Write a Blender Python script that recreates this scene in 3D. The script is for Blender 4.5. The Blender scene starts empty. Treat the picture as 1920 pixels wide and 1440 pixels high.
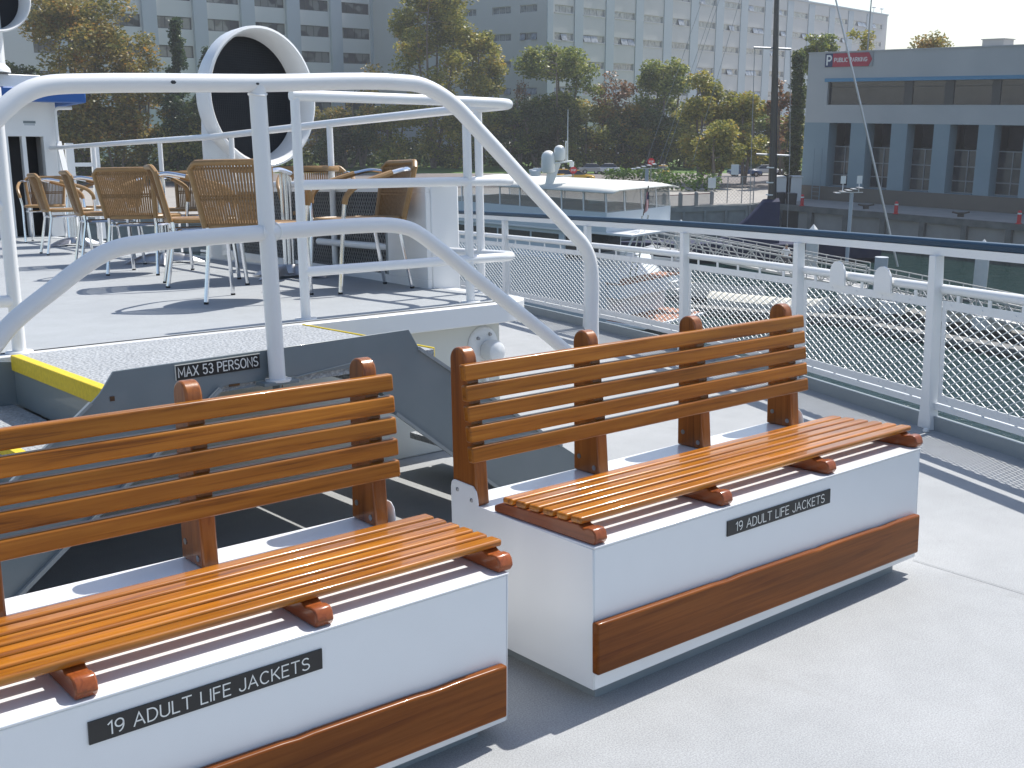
import bpy, bmesh, math, random
from mathutils import Vector as V, Matrix as M
rnd = random.Random(7)
SC = bpy.context.scene
# ------------------------------------------------------------------ camera
# world frame: gravity is -Z, water at z=0, camera looks along +Y
F, CX, CY, HZ, HC = 2080.0, 960.0, 720.0, 195.0, 12.6
TH = math.atan((CY-HZ)/F)
cam_d = bpy.data.cameras.new('camera'); cam = bpy.data.objects.new('camera', cam_d)
SC.collection.objects.link(cam); SC.camera = cam
cam.location = (0, 0, HC); cam.rotation_euler = (math.pi/2-TH, 0, 0)
cam_d.sensor_width = 36; cam_d.lens = 36*F/1920; cam_d.clip_end = 3000; cam_d.clip_start = .05
# ------------------------------------------------------------------ ship frame (deck tilts slightly against gravity)
_vx = V((3515-CX, -(292-CY), -F)); _p0 = V((0, -(335-CY), -F))
_n = _vx.cross(_p0).normalized()
if _n.y < 0: _n = -_n
_X = _vx.normalized(); _Z = _n; _Y = _Z.cross(_X)
CAMR = M.Rotation(math.pi/2-TH, 3, 'X')
SR = M((CAMR@_X, CAMR@_Y, CAMR@_Z)).transposed()      # ship -> world rotation
SHIP = M.Translation(V((0, 0, HC))) @ SR.to_4x4() @ M.Translation(V((0, 0, -1.40)))
# ------------------------------------------------------------------ sun and sky
sun_dir = (SR @ V((.65, .03, 1.0))).normalized()
EXPO = 0.52
SUN, SKY = 4.1, 0.12
W = bpy.data.worlds.new('World'); SC.world = W; W.use_nodes = True
nt = W.node_tree; bg = nt.nodes['Background']
sk = nt.nodes.new('ShaderNodeTexSky'); sk.sky_type = 'NISHITA'; sk.sun_disc = False
sk.sun_elevation = math.asin(sun_dir.z); sk.sun_rotation = math.atan2(sun_dir.x, sun_dir.y)
sk.air_density = 1.0; sk.dust_density = 1.0; sk.ozone_density = 1.0
nt.links.new(sk.outputs[0], bg.inputs[0]); bg.inputs[1].default_value = SKY
sd = bpy.data.lights.new('sun', 'SUN'); sd.energy = SUN; sd.angle = math.radians(.53); sd.color = (1, .96, .9)
so = bpy.data.objects.new('sun', sd); SC.collection.objects.link(so)
so.rotation_euler = sun_dir.to_track_quat('Z', 'Y').to_euler()
SC.view_settings.view_transform = 'Standard'; SC.view_settings.look = 'None'
SC.view_settings.exposure = EXPO; SC.view_settings.gamma = 1
SC.cycles.max_bounces = 6; SC.cycles.transparent_max_bounces = 16
# ------------------------------------------------------------------ measuring helpers (photo pixel -> real point on a real plane)
def wray(p):
    return CAMR @ V((p[0]-CX, -(p[1]-CY), -F))
def onz(px, py, z):
    d = wray((px, py)); return V((0, 0, HC)) + d*((z-HC)/d.z)
def atY(px, py, Y):
    d = wray((px, py)); return V((0, 0, HC)) + d*(Y/d.y)
_R3 = M((_X, _Y, _Z))
def sh(px, py, ax, val):
    d = _R3 @ V((px-CX, -(py-CY), -F)); i = 'xyz'.index(ax)
    c = V((0, 0, 1.40)); return c + d*((val-c[i])/d[i])
# ------------------------------------------------------------------ objects
OFF = {}
def tagp(o, label=None, cat=None, group=None, kind=None):
    if label: o['label'] = label
    if cat: o['category'] = cat
    if group: o['group'] = group
    if kind: o['kind'] = kind
    return o
def thing(name, label, cat, base=(0,0,0), ship=False, rz=0, group=None, local=False, ang=None):
    o = bpy.data.objects.new(name, None); SC.collection.objects.link(o); o.empty_display_size = .2
    m = M.Translation(V(base)) @ (M.Rotation(rz, 4, 'Z') if ang is None else ang)
    o.matrix_world = (SHIP @ m) if ship else m
    OFF[o.name] = V((0,0,0)) if local else V(base)
    return tagp(o, label, cat, group)
class MB:
    def __init__(s): s.v = []; s.f = []; s.m = []; s.mi = 0; s.T = None
    def add(s, vs, fs):
        n = len(s.v)
        s.v += [tuple(s.T @ V(a)) if s.T is not None else tuple(a) for a in vs]
        s.f += [tuple(i+n for i in f) for f in fs]; s.m += [s.mi]*len(fs)
    def box(s, x0, x1, y0, y1, z0, z1):
        s.add([(x0,y0,z0),(x1,y0,z0),(x1,y1,z0),(x0,y1,z0),(x0,y0,z1),(x1,y0,z1),(x1,y1,z1),(x0,y1,z1)],
              [(0,3,2,1),(4,5,6,7),(0,1,5,4),(1,2,6,5),(2,3,7,6),(3,0,4,7)])
    def hexa(s, p):
        s.add(p, [(0,3,2,1),(4,5,6,7),(0,1,5,4),(1,2,6,5),(2,3,7,6),(3,0,4,7)])
    def bar(s, a, b, w, h=None, up=(0,0,1)):
        a = V(a); b = V(b); h = w if h is None else h; d = (b-a).normalized(); u = V(up)
        if abs(d.dot(u)) > .98: u = V((0,1,0))
        x = d.cross(u).normalized()*(w/2); y = x.cross(d).normalized()*(h/2)
        s.hexa([a-x-y, a+x-y, b+x-y, b-x-y, a-x+y, a+x+y, b+x+y, b-x+y])
    def quad(s, *p): s.add(p, [tuple(range(len(p)))])
    def tube(s, pts, r, n=10, caps=True, closed=False):
        P = [V(p) for p in pts]; k = len(P); R = r if isinstance(r, (list,tuple)) else [r]*k
        vs = []; fr = None
        for i in range(k):
            a = P[(i-1) % k] if (i > 0 or closed) else P[i]; b = P[(i+1) % k] if (i < k-1 or closed) else P[i]
            d = (b-a).normalized()
            if fr is None:
                fr = d.orthogonal().normalized()
            fr = (fr - d*fr.dot(d)).normalized(); g = d.cross(fr)
            for j in range(n):
                t = 2*math.pi*j/n; vs.append(P[i] + (fr*math.cos(t)+g*math.sin(t))*R[i])
        fs = []
        for i in range(k if closed else k-1):
            i2 = (i+1) % k
            for j in range(n): fs.append((i*n+j, i*n+(j+1)%n, i2*n+(j+1)%n, i2*n+j))
        if caps and not closed: fs += [tuple(range(n))[::-1], tuple((k-1)*n+j for j in range(n))]
        s.add(vs, fs)
    def prism(s, poly, a, b, ax='y'):
        def P(p, t):
            return {'y': (p[0], t, p[1]), 'x': (t, p[0], p[1]), 'z': (p[0], p[1], t)}[ax]
        n = len(poly)
        s.add([P(p, a) for p in poly]+[P(p, b) for p in poly],
              [tuple(range(n)), tuple(range(2*n-1, n-1, -1))]+[(i, i+n, (i+1)%n+n, (i+1)%n) for i in range(n)])
    def lathe(s, prof, n=24, T=None):
        vs = []; k = len(prof)
        for r, z in prof:
            for j in range(n):
                t = 2*math.pi*j/n; vs.append(V((r*math.cos(t), r*math.sin(t), z)))
        if T is not None: vs = [T @ v for v in vs]
        fs = [(i*n+j, i*n+(j+1)%n, (i+1)*n+(j+1)%n, (i+1)*n+j) for i in range(k-1) for j in range(n)]
        s.add(vs, fs)
    def build(s, name, mats, parent=None, ship=False, bevel=0, ang=40, base=None, fix=True, seg=2):
        if not isinstance(mats, (list, tuple)): mats = [mats]
        if base is None and parent is None:
            zs = min(v[2] for v in s.v); base = (sum(v[0] for v in s.v)/len(s.v), sum(v[1] for v in s.v)/len(s.v), zs)
        off = OFF.get(parent.name, V((0,0,0))) if parent is not None else V(base)
        me = bpy.data.meshes.new(name)
        me.from_pydata([(v[0]-off.x, v[1]-off.y, v[2]-off.z) for v in s.v], [], s.f)
        for m in mats: me.materials.append(m)
        for p, mi in zip(me.polygons, s.m): p.material_index = mi
        if fix:
            bm = bmesh.new(); bm.from_mesh(me); bmesh.ops.recalc_face_normals(bm, faces=bm.faces); bm.to_mesh(me); bm.free()
        if ang:
            for p in me.polygons: p.use_smooth = True
            me.set_sharp_from_angle(angle=math.radians(ang))
        o = bpy.data.objects.new(name, me); SC.collection.objects.link(o)
        if parent is not None:
            o.parent = parent; OFF[o.name] = off
        else:
            m = M.Translation(off); o.matrix_world = (SHIP @ m) if ship else m
            OFF[o.name] = off
        if bevel:
            b = o.modifiers.new('bevel', 'BEVEL'); b.width = bevel; b.segments = seg; b.limit_method = 'ANGLE'; b.angle_limit = math.radians(35)
            b.harden_normals = False
        return o
def fillet(pts, r, n=6):
    P = [V(p) for p in pts]; out = [P[0]]
    for i in range(1, len(P)-1):
        rr = r[i-1] if isinstance(r, (list, tuple)) else r
        a = P[i-1]-P[i]; b = P[i+1]-P[i]; l = min(rr, a.length*.49, b.length*.49)
        p0 = P[i]+a.normalized()*l; p1 = P[i]+b.normalized()*l
        for k in range(n+1):
            t = k/n; out.append(p0*(1-t)**2 + P[i]*2*t*(1-t) + p1*t*t)
    out.append(P[-1]); return out
def arcp(cx, cy, rx, ry, a0, a1, n=9):
    return [(cx+rx*math.cos(math.radians(a0+(a1-a0)*i/n)), cy+ry*math.sin(math.radians(a0+(a1-a0)*i/n))) for i in range(n+1)]
GL = {'A': (.66, [[(0,0),(.33,1),(.66,0)],[(.12,.34),(.54,.34)]]),
 'B': (.56, [[(0,0),(0,1),(.32,1)]+arcp(.32,.76,.22,.24,90,-90)+[(0,.52)],[(.32,.52)]+arcp(.32,.26,.24,.26,90,-90)+[(0,0)]]),
 'C': (.62, [arcp(.34,.5,.34,.5,48,312,16)]),
 'D': (.60, [[(0,0),(0,1),(.22,1)]+arcp(.22,.5,.38,.5,90,-90,12)+[(0,0)]]),
 'E': (.48, [[(.48,1),(0,1),(0,0),(.48,0)],[(0,.52),(.42,.52)]]),
 'F': (.46, [[(.46,1),(0,1),(0,0)],[(0,.52),(.40,.52)]]),
 'G': (.66, [arcp(.34,.5,.34,.5,48,350,16)+[(.66,.46),(.40,.46)]]),
 'I': (.0, [[(0,0),(0,1)]]),
 'J': (.42, [[(.42,1),(.42,.24)]+arcp(.21,.24,.21,.24,0,-180)]),
 'K': (.56, [[(0,0),(0,1)],[(.54,1),(0,.40)],[(.17,.59),(.56,0)]]),
 'L': (.44, [[(0,1),(0,0),(.44,0)]]),
 'M': (.74, [[(0,0),(0,1),(.37,.25),(.74,1),(.74,0)]]),
 'N': (.60, [[(0,0),(0,1),(.60,0),(.60,1)]]),
 'O': (.70, [arcp(.35,.5,.35,.5,0,360,20)]),
 'P': (.54, [[(0,0),(0,1),(.28,1)]+arcp(.28,.73,.26,.27,90,-90)+[(0,.46)]]),
 'R': (.58, [[(0,0),(0,1),(.30,1)]+arcp(.30,.74,.25,.26,90,-90)+[(0,.48)],[(.30,.48),(.58,0)]]),
 'S': (.54, [arcp(.27,.745,.25,.255,35,270,10)[:-1]+arcp(.27,.25,.27,.25,90,-150,10)]),
 'T': (.60, [[(0,1),(.60,1)],[(.30,1),(.30,0)]]),
 'U': (.56, [[(0,1),(0,.28)]+arcp(.28,.28,.28,.28,180,360,10)+[(.56,1)]]),
 'X': (.60, [[(0,0),(.60,1)],[(0,1),(.60,0)]]),
 '1': (.22, [[(0,.80),(.22,1),(.22,0)]]),
 '3': (.50, [arcp(.25,.76,.23,.24,150,-90,10),arcp(.25,.27,.25,.27,90,-150,10)]),
 '5': (.50, [[(.46,1),(.06,1),(.02,.52)]+arcp(.24,.31,.26,.31,120,-150,12)]),
 '9': (.50, [arcp(.25,.70,.25,.30,0,360,16),[(.50,.70)]+arcp(.16,.55,.34,.55,5,-80,8)])}
def text_mesh(name, txt, mat, parent, T, size, width=None, depth=.0015, w=.11, gap=.21, space=.42):
    """single-stroke engraved lettering built as flat ribbons"""
    x = 0; st = []
    for ch in txt:
        if ch == ' ': x += space; continue
        a, ls = GL[ch]; st += [[(x+p[0], p[1]) for p in l] for l in ls]; x += a+gap
    k = (width/(x-gap)) if width else size
    m = MB()
    for l in st:
        P = [V((p[0]*k, p[1]*size, 0)) for p in l]; W = w*size/2; vs = []; n = len(P)
        cl = (P[0]-P[-1]).length < 1e-5
        for i in range(n):
            a = P[i-1] if i > 0 else (P[-2] if cl else P[0]); b = P[i+1] if i < n-1 else (P[1] if cl else P[-1])
            d1 = (P[i]-a); d2 = (b-P[i])
            if d1.length < 1e-7: d1 = d2
            if d2.length < 1e-7: d2 = d1
            d1.normalize(); d2.normalize(); t = (d1+d2)
            t = t.normalized() if t.length > 1e-4 else d1
            nn = V((-t.y, t.x, 0)); c = max(.5, abs(t.dot(d1)))
            e = V((0,0,0))
            if i == 0 and not cl: e = -d2*W*.6
            if i == n-1 and not cl: e = d1*W*.6
            vs += [P[i]+e+nn*W/c, P[i]+e-nn*W/c]
        fs = [(2*i, 2*i+1, 2*i+3, 2*i+2) for i in range(n-1)]
        vs = [T @ (v+V((0,0,depth))) for v in vs]; m.add(vs, fs)
    return m.build(name, mat, parent, ang=0, fix=False)
def copy_tree(o, parent=None):
    c = o.copy(); SC.collection.objects.link(c)
    if parent is not None: c.parent = parent
    OFF[c.name] = OFF.get(o.name, V((0,0,0)))
    for ch in list(o.children): copy_tree(ch, c)
    return c
# ------------------------------------------------------------------ materials
def mat(name, col, rough=.5, metal=0, noise=None, bump=None, coat=0, spec=.5, rand=0, coords='Object', coatr=.05):
    """noise=(scale, amount, colour2[, detail, contrast])  bump=(scale, strength, dist)"""
    m = bpy.data.materials.new(name); m.use_nodes = True; n = m.node_tree.nodes; L = m.node_tree.links
    b = n['Principled BSDF']; b.inputs['Base Color'].default_value = (*col, 1); b.inputs['Roughness'].default_value = rough
    b.inputs['Metallic'].default_value = metal; b.inputs['Coat Weight'].default_value = coat; b.inputs['Coat Roughness'].default_value = coatr
    b.inputs['Specular IOR Level'].default_value = spec
    tc = n.new('ShaderNodeTexCoord'); out = None
    if noise:
        t = n.new('ShaderNodeTexNoise'); t.inputs['Scale'].default_value = noise[0]; t.inputs['Detail'].default_value = noise[3] if len(noise) > 3 else 4
        L.new(tc.outputs[coords], t.inputs['Vector'])
        r = n.new('ShaderNodeMapRange'); c = noise[4] if len(noise) > 4 else .2
        r.inputs['From Min'].default_value = .5-c; r.inputs['From Max'].default_value = .5+c; r.inputs['To Max'].default_value = noise[1]
        L.new(t.outputs['Fac'], r.inputs['Value'])
        x = n.new('ShaderNodeMix'); x.data_type = 'RGBA'; x.inputs['A'].default_value = (*col, 1); x.inputs['B'].default_value = (*noise[2], 1)
        L.new(r.outputs[0], x.inputs['Factor']); out = x.outputs['Result']
    if rand:
        oi = n.new('ShaderNodeObjectInfo'); mr = n.new('ShaderNodeMapRange'); mr.inputs['To Min'].default_value = 1-rand; mr.inputs['To Max'].default_value = 1+rand
        L.new(oi.outputs['Random'], mr.inputs['Value']); h = n.new('ShaderNodeHueSaturation')
        if out is not None: L.new(out, h.inputs['Color'])
        else: h.inputs['Color'].default_value = (*col, 1)
        L.new(mr.outputs[0], h.inputs['Value']); out = h.outputs['Color']
    if out is not None: L.new(out, b.inputs['Base Color'])
    if bump:
        t2 = n.new('ShaderNodeTexNoise'); t2.inputs['Scale'].default_value = bump[0]; t2.inputs['Detail'].default_value = 3
        L.new(tc.outputs[coords], t2.inputs['Vector'])
        bp = n.new('ShaderNodeBump'); bp.inputs['Strength'].default_value = bump[1]; bp.inputs['Distance'].default_value = bump[2]
        L.new(t2.outputs['Fac'], bp.inputs['Height']); L.new(bp.outputs[0], b.inputs['Normal'])
    return m
def wood_mat(name, c1, c2, c3, gloss=.28, axis=0, freq=1.0, coat=.22, spec=.35):
    m = bpy.data.materials.new(name); m.use_nodes = True; n = m.node_tree.nodes; L = m.node_tree.links; b = n['Principled BSDF']
    tc = n.new('ShaderNodeTexCoord'); mp = n.new('ShaderNodeMapping'); oi = n.new('ShaderNodeObjectInfo')
    s = [60*freq]*3; s[axis] = 2.2; mp.inputs['Scale'].default_value = s
    vm = n.new('ShaderNodeVectorMath'); vm.operation = 'MULTIPLY_ADD'; vm.inputs[1].default_value = (9, 7, 5)
    L.new(oi.outputs['Random'], vm.inputs[0]); L.new(tc.outputs['Object'], vm.inputs[2]); L.new(vm.outputs[0], mp.inputs['Vector'])
    t = n.new('ShaderNodeTexNoise'); t.inputs['Scale'].default_value = 1; t.inputs['Detail'].default_value = 5; t.inputs['Roughness'].default_value = .65; t.inputs['Distortion'].default_value = .6
    L.new(mp.outputs[0], t.inputs['Vector'])
    r = n.new('ShaderNodeValToRGB'); r.color_ramp.elements[0].position = .30; r.color_ramp.elements[0].color = (*c3, 1)
    r.color_ramp.elements[1].position = .70; r.color_ramp.elements[1].color = (*c1, 1); e = r.color_ramp.elements.new(.46); e.color = (*c2, 1)
    L.new(t.outputs['Fac'], r.inputs[0])
    t2 = n.new('ShaderNodeTexNoise'); mp2 = n.new('ShaderNodeMapping'); s2 = [9.0]*3; s2[axis] = 1.2; mp2.inputs['Scale'].default_value = s2
    L.new(vm.outputs[0], mp2.inputs['Vector']); L.new(mp2.outputs[0], t2.inputs['Vector']); t2.inputs['Scale'].default_value = 1; t2.inputs['Detail'].default_value = 2
    mr = n.new('ShaderNodeMapRange'); mr.inputs['From Min'].default_value = .3; mr.inputs['From Max'].default_value = .7; mr.inputs['To Min'].default_value = .72; mr.inputs['To Max'].default_value = 1.18
    L.new(t2.outputs['Fac'], mr.inputs['Value'])
    mr2 = n.new('ShaderNodeMapRange'); mr2.inputs['To Min'].default_value = .84; mr2.inputs['To Max'].default_value = 1.1; L.new(oi.outputs['Random'], mr2.inputs['Value'])
    mu = n.new('ShaderNodeMath'); mu.operation = 'MULTIPLY'; L.new(mr.outputs[0], mu.inputs[0]); L.new(mr2.outputs[0], mu.inputs[1])
    h = n.new('ShaderNodeHueSaturation'); L.new(r.outputs[0], h.inputs['Color']); L.new(mu.outputs[0], h.inputs['Value']); L.new(h.outputs[0], b.inputs['Base Color'])
    b.inputs['Roughness'].default_value = gloss; b.inputs['Coat Weight'].default_value = coat; b.inputs['Coat Roughness'].default_value = .06; b.inputs['Specular IOR Level'].default_value = spec
    bp = n.new('ShaderNodeBump'); bp.inputs['Strength'].default_value = .25; bp.inputs['Distance'].default_value = .001; L.new(t.outputs['Fac'], bp.inputs['Height']); L.new(bp.outputs[0], b.inputs['Normal'])
    return m
def deck_mat(name, col, col2, tread=False):
    m = mat(name, col, rough=.75, noise=(1.1, .8, col2, 6, .22), spec=.35); n = m.node_tree.nodes; L = m.node_tree.links; b = n['Principled BSDF']
    src = b.inputs['Base Color'].links[0].from_socket; tc = [x for x in n if x.type == 'TEX_COORD'][0]
    t = n.new('ShaderNodeTexNoise'); t.inputs['Scale'].default_value = 230; t.inputs['Detail'].default_value = 2; L.new(tc.outputs['Object'], t.inputs['Vector'])
    mr = n.new('ShaderNodeMapRange'); mr.inputs['From Min'].default_value = .35; mr.inputs['From Max'].default_value = .68; mr.inputs['To Min'].default_value = .80; mr.inputs['To Max'].default_value = 1.16
    L.new(t.outputs['Fac'], mr.inputs['Value']); h = n.new('ShaderNodeHueSaturation'); L.new(src, h.inputs['Color'])
    t3 = n.new('ShaderNodeTexNoise'); t3.inputs['Scale'].default_value = 5.5; t3.inputs['Detail'].default_value = 7; t3.inputs['Roughness'].default_value = .7; L.new(tc.outputs['Object'], t3.inputs['Vector'])
    m3 = n.new('ShaderNodeMapRange'); m3.inputs['From Min'].default_value = .3; m3.inputs['From Max'].default_value = .7; m3.inputs['To Min'].default_value = .93; m3.inputs['To Max'].default_value = 1.06; L.new(t3.outputs['Fac'], m3.inputs['Value'])
    mu = n.new('ShaderNodeMath'); mu.operation = 'MULTIPLY'; L.new(mr.outputs[0], mu.inputs[0]); L.new(m3.outputs[0], mu.inputs[1])
    L.new(mu.outputs[0], h.inputs['Value'])
    out = h.outputs[0]
    bp = n.new('ShaderNodeBump'); bp.inputs['Strength'].default_value = .5; bp.inputs['Distance'].default_value = .0015
    if tread:
        w = n.new('ShaderNodeTexVoronoi'); w.inputs['Scale'].default_value = 70; L.new(tc.outputs['Object'], w.inputs['Vector'])
        ad = n.new('ShaderNodeMath'); ad.operation = 'SUBTRACT'; ad.inputs[0].default_value = 1; L.new(w.outputs['Distance'], ad.inputs[1]); L.new(ad.outputs[0], bp.inputs['Height'])
        bp.inputs['Strength'].default_value = 1; bp.inputs['Distance'].default_value = .006
        k = n.new('ShaderNodeMapRange'); k.inputs['From Min'].default_value = .25; k.inputs['From Max'].default_value = .6; k.inputs['To Min'].default_value = 1.06; k.inputs['To Max'].default_value = .80
        L.new(w.outputs['Distance'], k.inputs['Value']); h2 = n.new('ShaderNodeHueSaturation'); L.new(out, h2.inputs['Color']); L.new(k.outputs[0], h2.inputs['Value']); out = h2.outputs[0]
    else: L.new(t.outputs['Fac'], bp.inputs['Height'])
    sc = n.new('ShaderNodeMapping'); sc.inputs['Scale'].default_value = (2.2, .5, 1); sc.inputs['Rotation'].default_value = (0, 0, .5); L.new(tc.outputs['Object'], sc.inputs['Vector'])
    t4 = n.new('ShaderNodeTexNoise'); t4.inputs['Scale'].default_value = 3.2; t4.inputs['Detail'].default_value = 9; t4.inputs['Roughness'].default_value = .72; L.new(sc.outputs[0], t4.inputs['Vector'])
    m4 = n.new('ShaderNodeMapRange'); m4.inputs['From Min'].default_value = .60; m4.inputs['From Max'].default_value = .72; m4.inputs['To Max'].default_value = .30; L.new(t4.outputs['Fac'], m4.inputs['Value'])
    x4 = n.new('ShaderNodeMix'); x4.data_type = 'RGBA'; x4.inputs['B'].default_value = (col[0]*.62, col[1]*.60, col[2]*.56, 1); L.new(out, x4.inputs['A']); L.new(m4.outputs[0], x4.inputs['Factor']); out = x4.outputs['Result']
    t5 = n.new('ShaderNodeTexVoronoi'); t5.inputs['Scale'].default_value = 7; L.new(tc.outputs['Object'], t5.inputs['Vector'])
    m5 = n.new('ShaderNodeMapRange'); m5.inputs['From Min'].default_value = .030; m5.inputs['From Max'].default_value = .018; m5.inputs['To Max'].default_value = .45; L.new(t5.outputs['Distance'], m5.inputs['Value'])
    x5 = n.new('ShaderNodeMix'); x5.data_type = 'RGBA'; x5.inputs['B'].default_value = (.16, .155, .15, 1); L.new(out, x5.inputs['A']); L.new(m5.outputs[0], x5.inputs['Factor']); out = x5.outputs['Result']
    L.new(out, b.inputs['Base Color']); L.new(bp.outputs[0], b.inputs['Normal'])
    return m
def leaf_mat(name, cols):
    m = bpy.data.materials.new(name); m.use_nodes = True; n = m.node_tree.nodes; L = m.node_tree.links; b = n['Principled BSDF']
    g = n.new('ShaderNodeNewGeometry'); r = n.new('ShaderNodeValToRGB'); r.color_ramp.interpolation = 'CONSTANT'
    el = r.color_ramp.elements; k = len(cols)
    el[0].position = 0; el[0].color = (*cols[0], 1); el[1].position = 1/k; el[1].color = (*cols[1], 1)
    for i in range(2, k): e = el.new(i/k); e.color = (*cols[i], 1)
    tc = n.new('ShaderNodeTexCoord'); t = n.new('ShaderNodeTexNoise'); t.inputs['Scale'].default_value = .35; t.inputs['Detail'].default_value = 2; L.new(tc.outputs['Object'], t.inputs['Vector'])
    a = n.new('ShaderNodeMath'); a.operation = 'MULTIPLY_ADD'; a.inputs[1].default_value = .55; L.new(g.outputs['Random Per Island'], a.inputs[0])
    s2 = n.new('ShaderNodeMapRange'); s2.inputs['From Min'].default_value = .3; s2.inputs['From Max'].default_value = .7; s2.inputs['To Max'].default_value = .45; L.new(t.outputs['Fac'], s2.inputs['Value'])
    L.new(s2.outputs[0], a.inputs[2]); L.new(a.outputs[0], r.inputs[0]); L.new(r.outputs[0], b.inputs['Base Color'])
    b.inputs['Roughness'].default_value = .45; b.inputs['Specular IOR Level'].default_value = .5
    tr = n.new('ShaderNodeBsdfTranslucent'); L.new(r.outputs[0], tr.inputs['Color']); mx = n.new('ShaderNodeMixShader'); mx.inputs[0].default_value = .42
    L.new(b.outputs[0], mx.inputs[1]); L.new(tr.outputs[0], mx.inputs[2]); L.new(mx.outputs[0], n['Material Output'].inputs[0])
    return m
white = mat('white_paint', (.80, .80, .79), .32, noise=(3, .5, (.76, .77, .76), 5), bump=(60, .06, .001), coat=.25)
white_box = mat('white_powder_coat', (.79, .80, .80), .28, noise=(9, .7, (.765, .775, .775), 6), bump=(14, .05, .003), coat=.3, coatr=.12)
cream = mat('cream_paint', (.66, .66, .60), .45, noise=(4, .6, (.60, .60, .54), 6))
deck = deck_mat('deck_nonskid', (.375, .385, .39), (.325, .338, .345))
updeck = deck_mat('upper_deck_nonskid', (.37, .39, .40), (.33, .35, .365))
mat_tread = deck_mat('tread_mat', (.37, .39, .41), (.33, .355, .375), True)
tread_m = deck_mat('tread_plate_paint', (.42, .44, .455), (.37, .39, .41), True)
steel_grey = mat('grey_deck_paint', (.19, .225, .24), .42, noise=(5, .8, (.16, .195, .21), 6), bump=(40, .12, .002), coat=.2)
kerb_grey = mat('kerb_grey_paint', (.29, .32, .33), .4, noise=(5, .8, (.25, .28, .29), 5))
yellow = mat('yellow_nonslip', (.75, .56, .03), .7, noise=(60, .7, (.55, .40, .02), 4), bump=(260, .5, .002))
rust = mat('rust', (.16, .08, .03), .9, noise=(30, .8, (.05, .03, .02)))
navy = mat('navy_cap', (.012, .045, .085), .42, spec=.35)
black = mat('black_plastic', (.012, .013, .014), .35, noise=(20, .6, (.02, .021, .022)))
letter = mat('white_lettering', (.78, .78, .74), .5)
wood_seat = wood_mat('varnished_teak', (.54, .215, .022), (.39, .13, .011), (.15, .042, .005), coat=.35)
wood_back_shade = wood_mat('varnished_teak_back_shade', (.44, .175, .022), (.33, .115, .012), (.16, .05, .007), coat=.10, spec=.25)  # same teak as the seat, with shade put into the back slats' colour
wood_post = wood_mat('varnished_teak_post', (.36, .125, .026), (.27, .085, .016), (.15, .042, .009), axis=2)
wood_dark = wood_mat('varnished_mahogany', (.26, .082, .014), (.19, .054, .008), (.12, .031, .005), coat=.06, spec=.15)
wood_bear = wood_mat('varnished_bearer', (.36, .10, .025), (.28, .07, .018), (.17, .04, .012), axis=1)
alu = mat('polished_aluminium', (.80, .81, .83), .16, metal=1)
alu_d = mat('dull_aluminium', (.55, .56, .58), .38, metal=.9, noise=(6, .5, (.42, .43, .45)))
screw = mat('steel_screw', (.35, .35, .36), .35, metal=1)
wicker = mat('tan_wicker', (.27, .155, .062), .5, noise=(55, .8, (.18, .098, .036)), bump=(140, .6, .003), rand=.06)
wicker_rim = mat('tan_wicker_wrap', (.34, .20, .08), .42, noise=(30, .7, (.26, .15, .058)), bump=(120, .5, .002))
rubber = mat('black_rubber', (.02, .02, .02), .7)
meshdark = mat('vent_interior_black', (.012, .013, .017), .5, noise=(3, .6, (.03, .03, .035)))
meshgrey = mat('expanded_metal_grey', (.26, .26, .25), .5)
bluep = mat('blue_awning', (.02, .10, .34), .45)
glass_d = mat('dark_window_glass', (.02, .024, .03), .08, noise=(.6, .7, (.05, .05, .05)), spec=.8)
glass_g = mat('grey_window_glass', (.16, .17, .18), .12, noise=(1.4, .8, (.32, .33, .33), 3, .1), spec=.8)
# ------------------------------------------------------------------ SHIP: rail path in plan
RP = [(2.6, -2.2), (3.75, -.45), (4.55, .88), (5.05, 1.88), (5.36, 2.55), (5.64, 3.17), (5.90, 3.78), (6.21, 4.50), (6.52, 5.28), (6.82, 6.12), (7.10, 7.05), (7.33, 7.90), (7.62, 8.95), (7.90, 10.0), (8.35, 12.0), (8.7, 14.0), (9.0, 17.0), (9.2, 22.0)]
def path_at(ys):  # x on path at y
    for a, b in zip(RP, RP[1:]):
        if a[1] <= ys <= b[1]:
            t = (ys-a[1])/(b[1]-a[1]); return a[0]+(b[0]-a[0])*t
    return RP[-1][0]
def path_n(y):
    x0, x1 = path_at(y-.15), path_at(y+.15); d = V((x1-x0, .3)).normalized(); return V((d.y, -d.x))  # outward (to starboard)
def offp(y, d):
    n = path_n(y); return V((path_at(y)+n.x*d, y+n.y*d))
ysamp = [-2.0+.35*i for i in range(66)]
# ------------------------------------------------------------------ SHIP: decks
m = MB()
poly = [offp(y, .03) for y in ysamp]
pts = [(p.x, p.y) for p in poly]
m.prism(pts + [(-9, pts[-1][1]), (-9, -3.5), (1.2, -3.5)], -.06, 0, 'z')
tagp(m.build('ship_deck', deck, ship=True, ang=0, base=(0,0,0)), kind='structure')
# hull side below the deck edge
m = MB()
for a, b in zip(ysamp, ysamp[1:]):
    p, q = offp(a, .06), offp(b, .06); p2, q2 = offp(a, -1.2), offp(b, -1.2)
    m.quad((p.x, p.y, .0), (q.x, q.y, .0), (q2.x, q2.y, -11.6), (p2.x, p2.y, -11.6))
m.quad((2.4, -3.5, 0), (2.4+.3, -2.1, 0), (1.6, -1.9, -11.6), (1.2, -3.5, -11.6))
tagp(m.build('ship_hull', white, ship=True, base=(0,0,0)), 'white hull side of the ferry below its open deck', 'ship hull')
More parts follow.
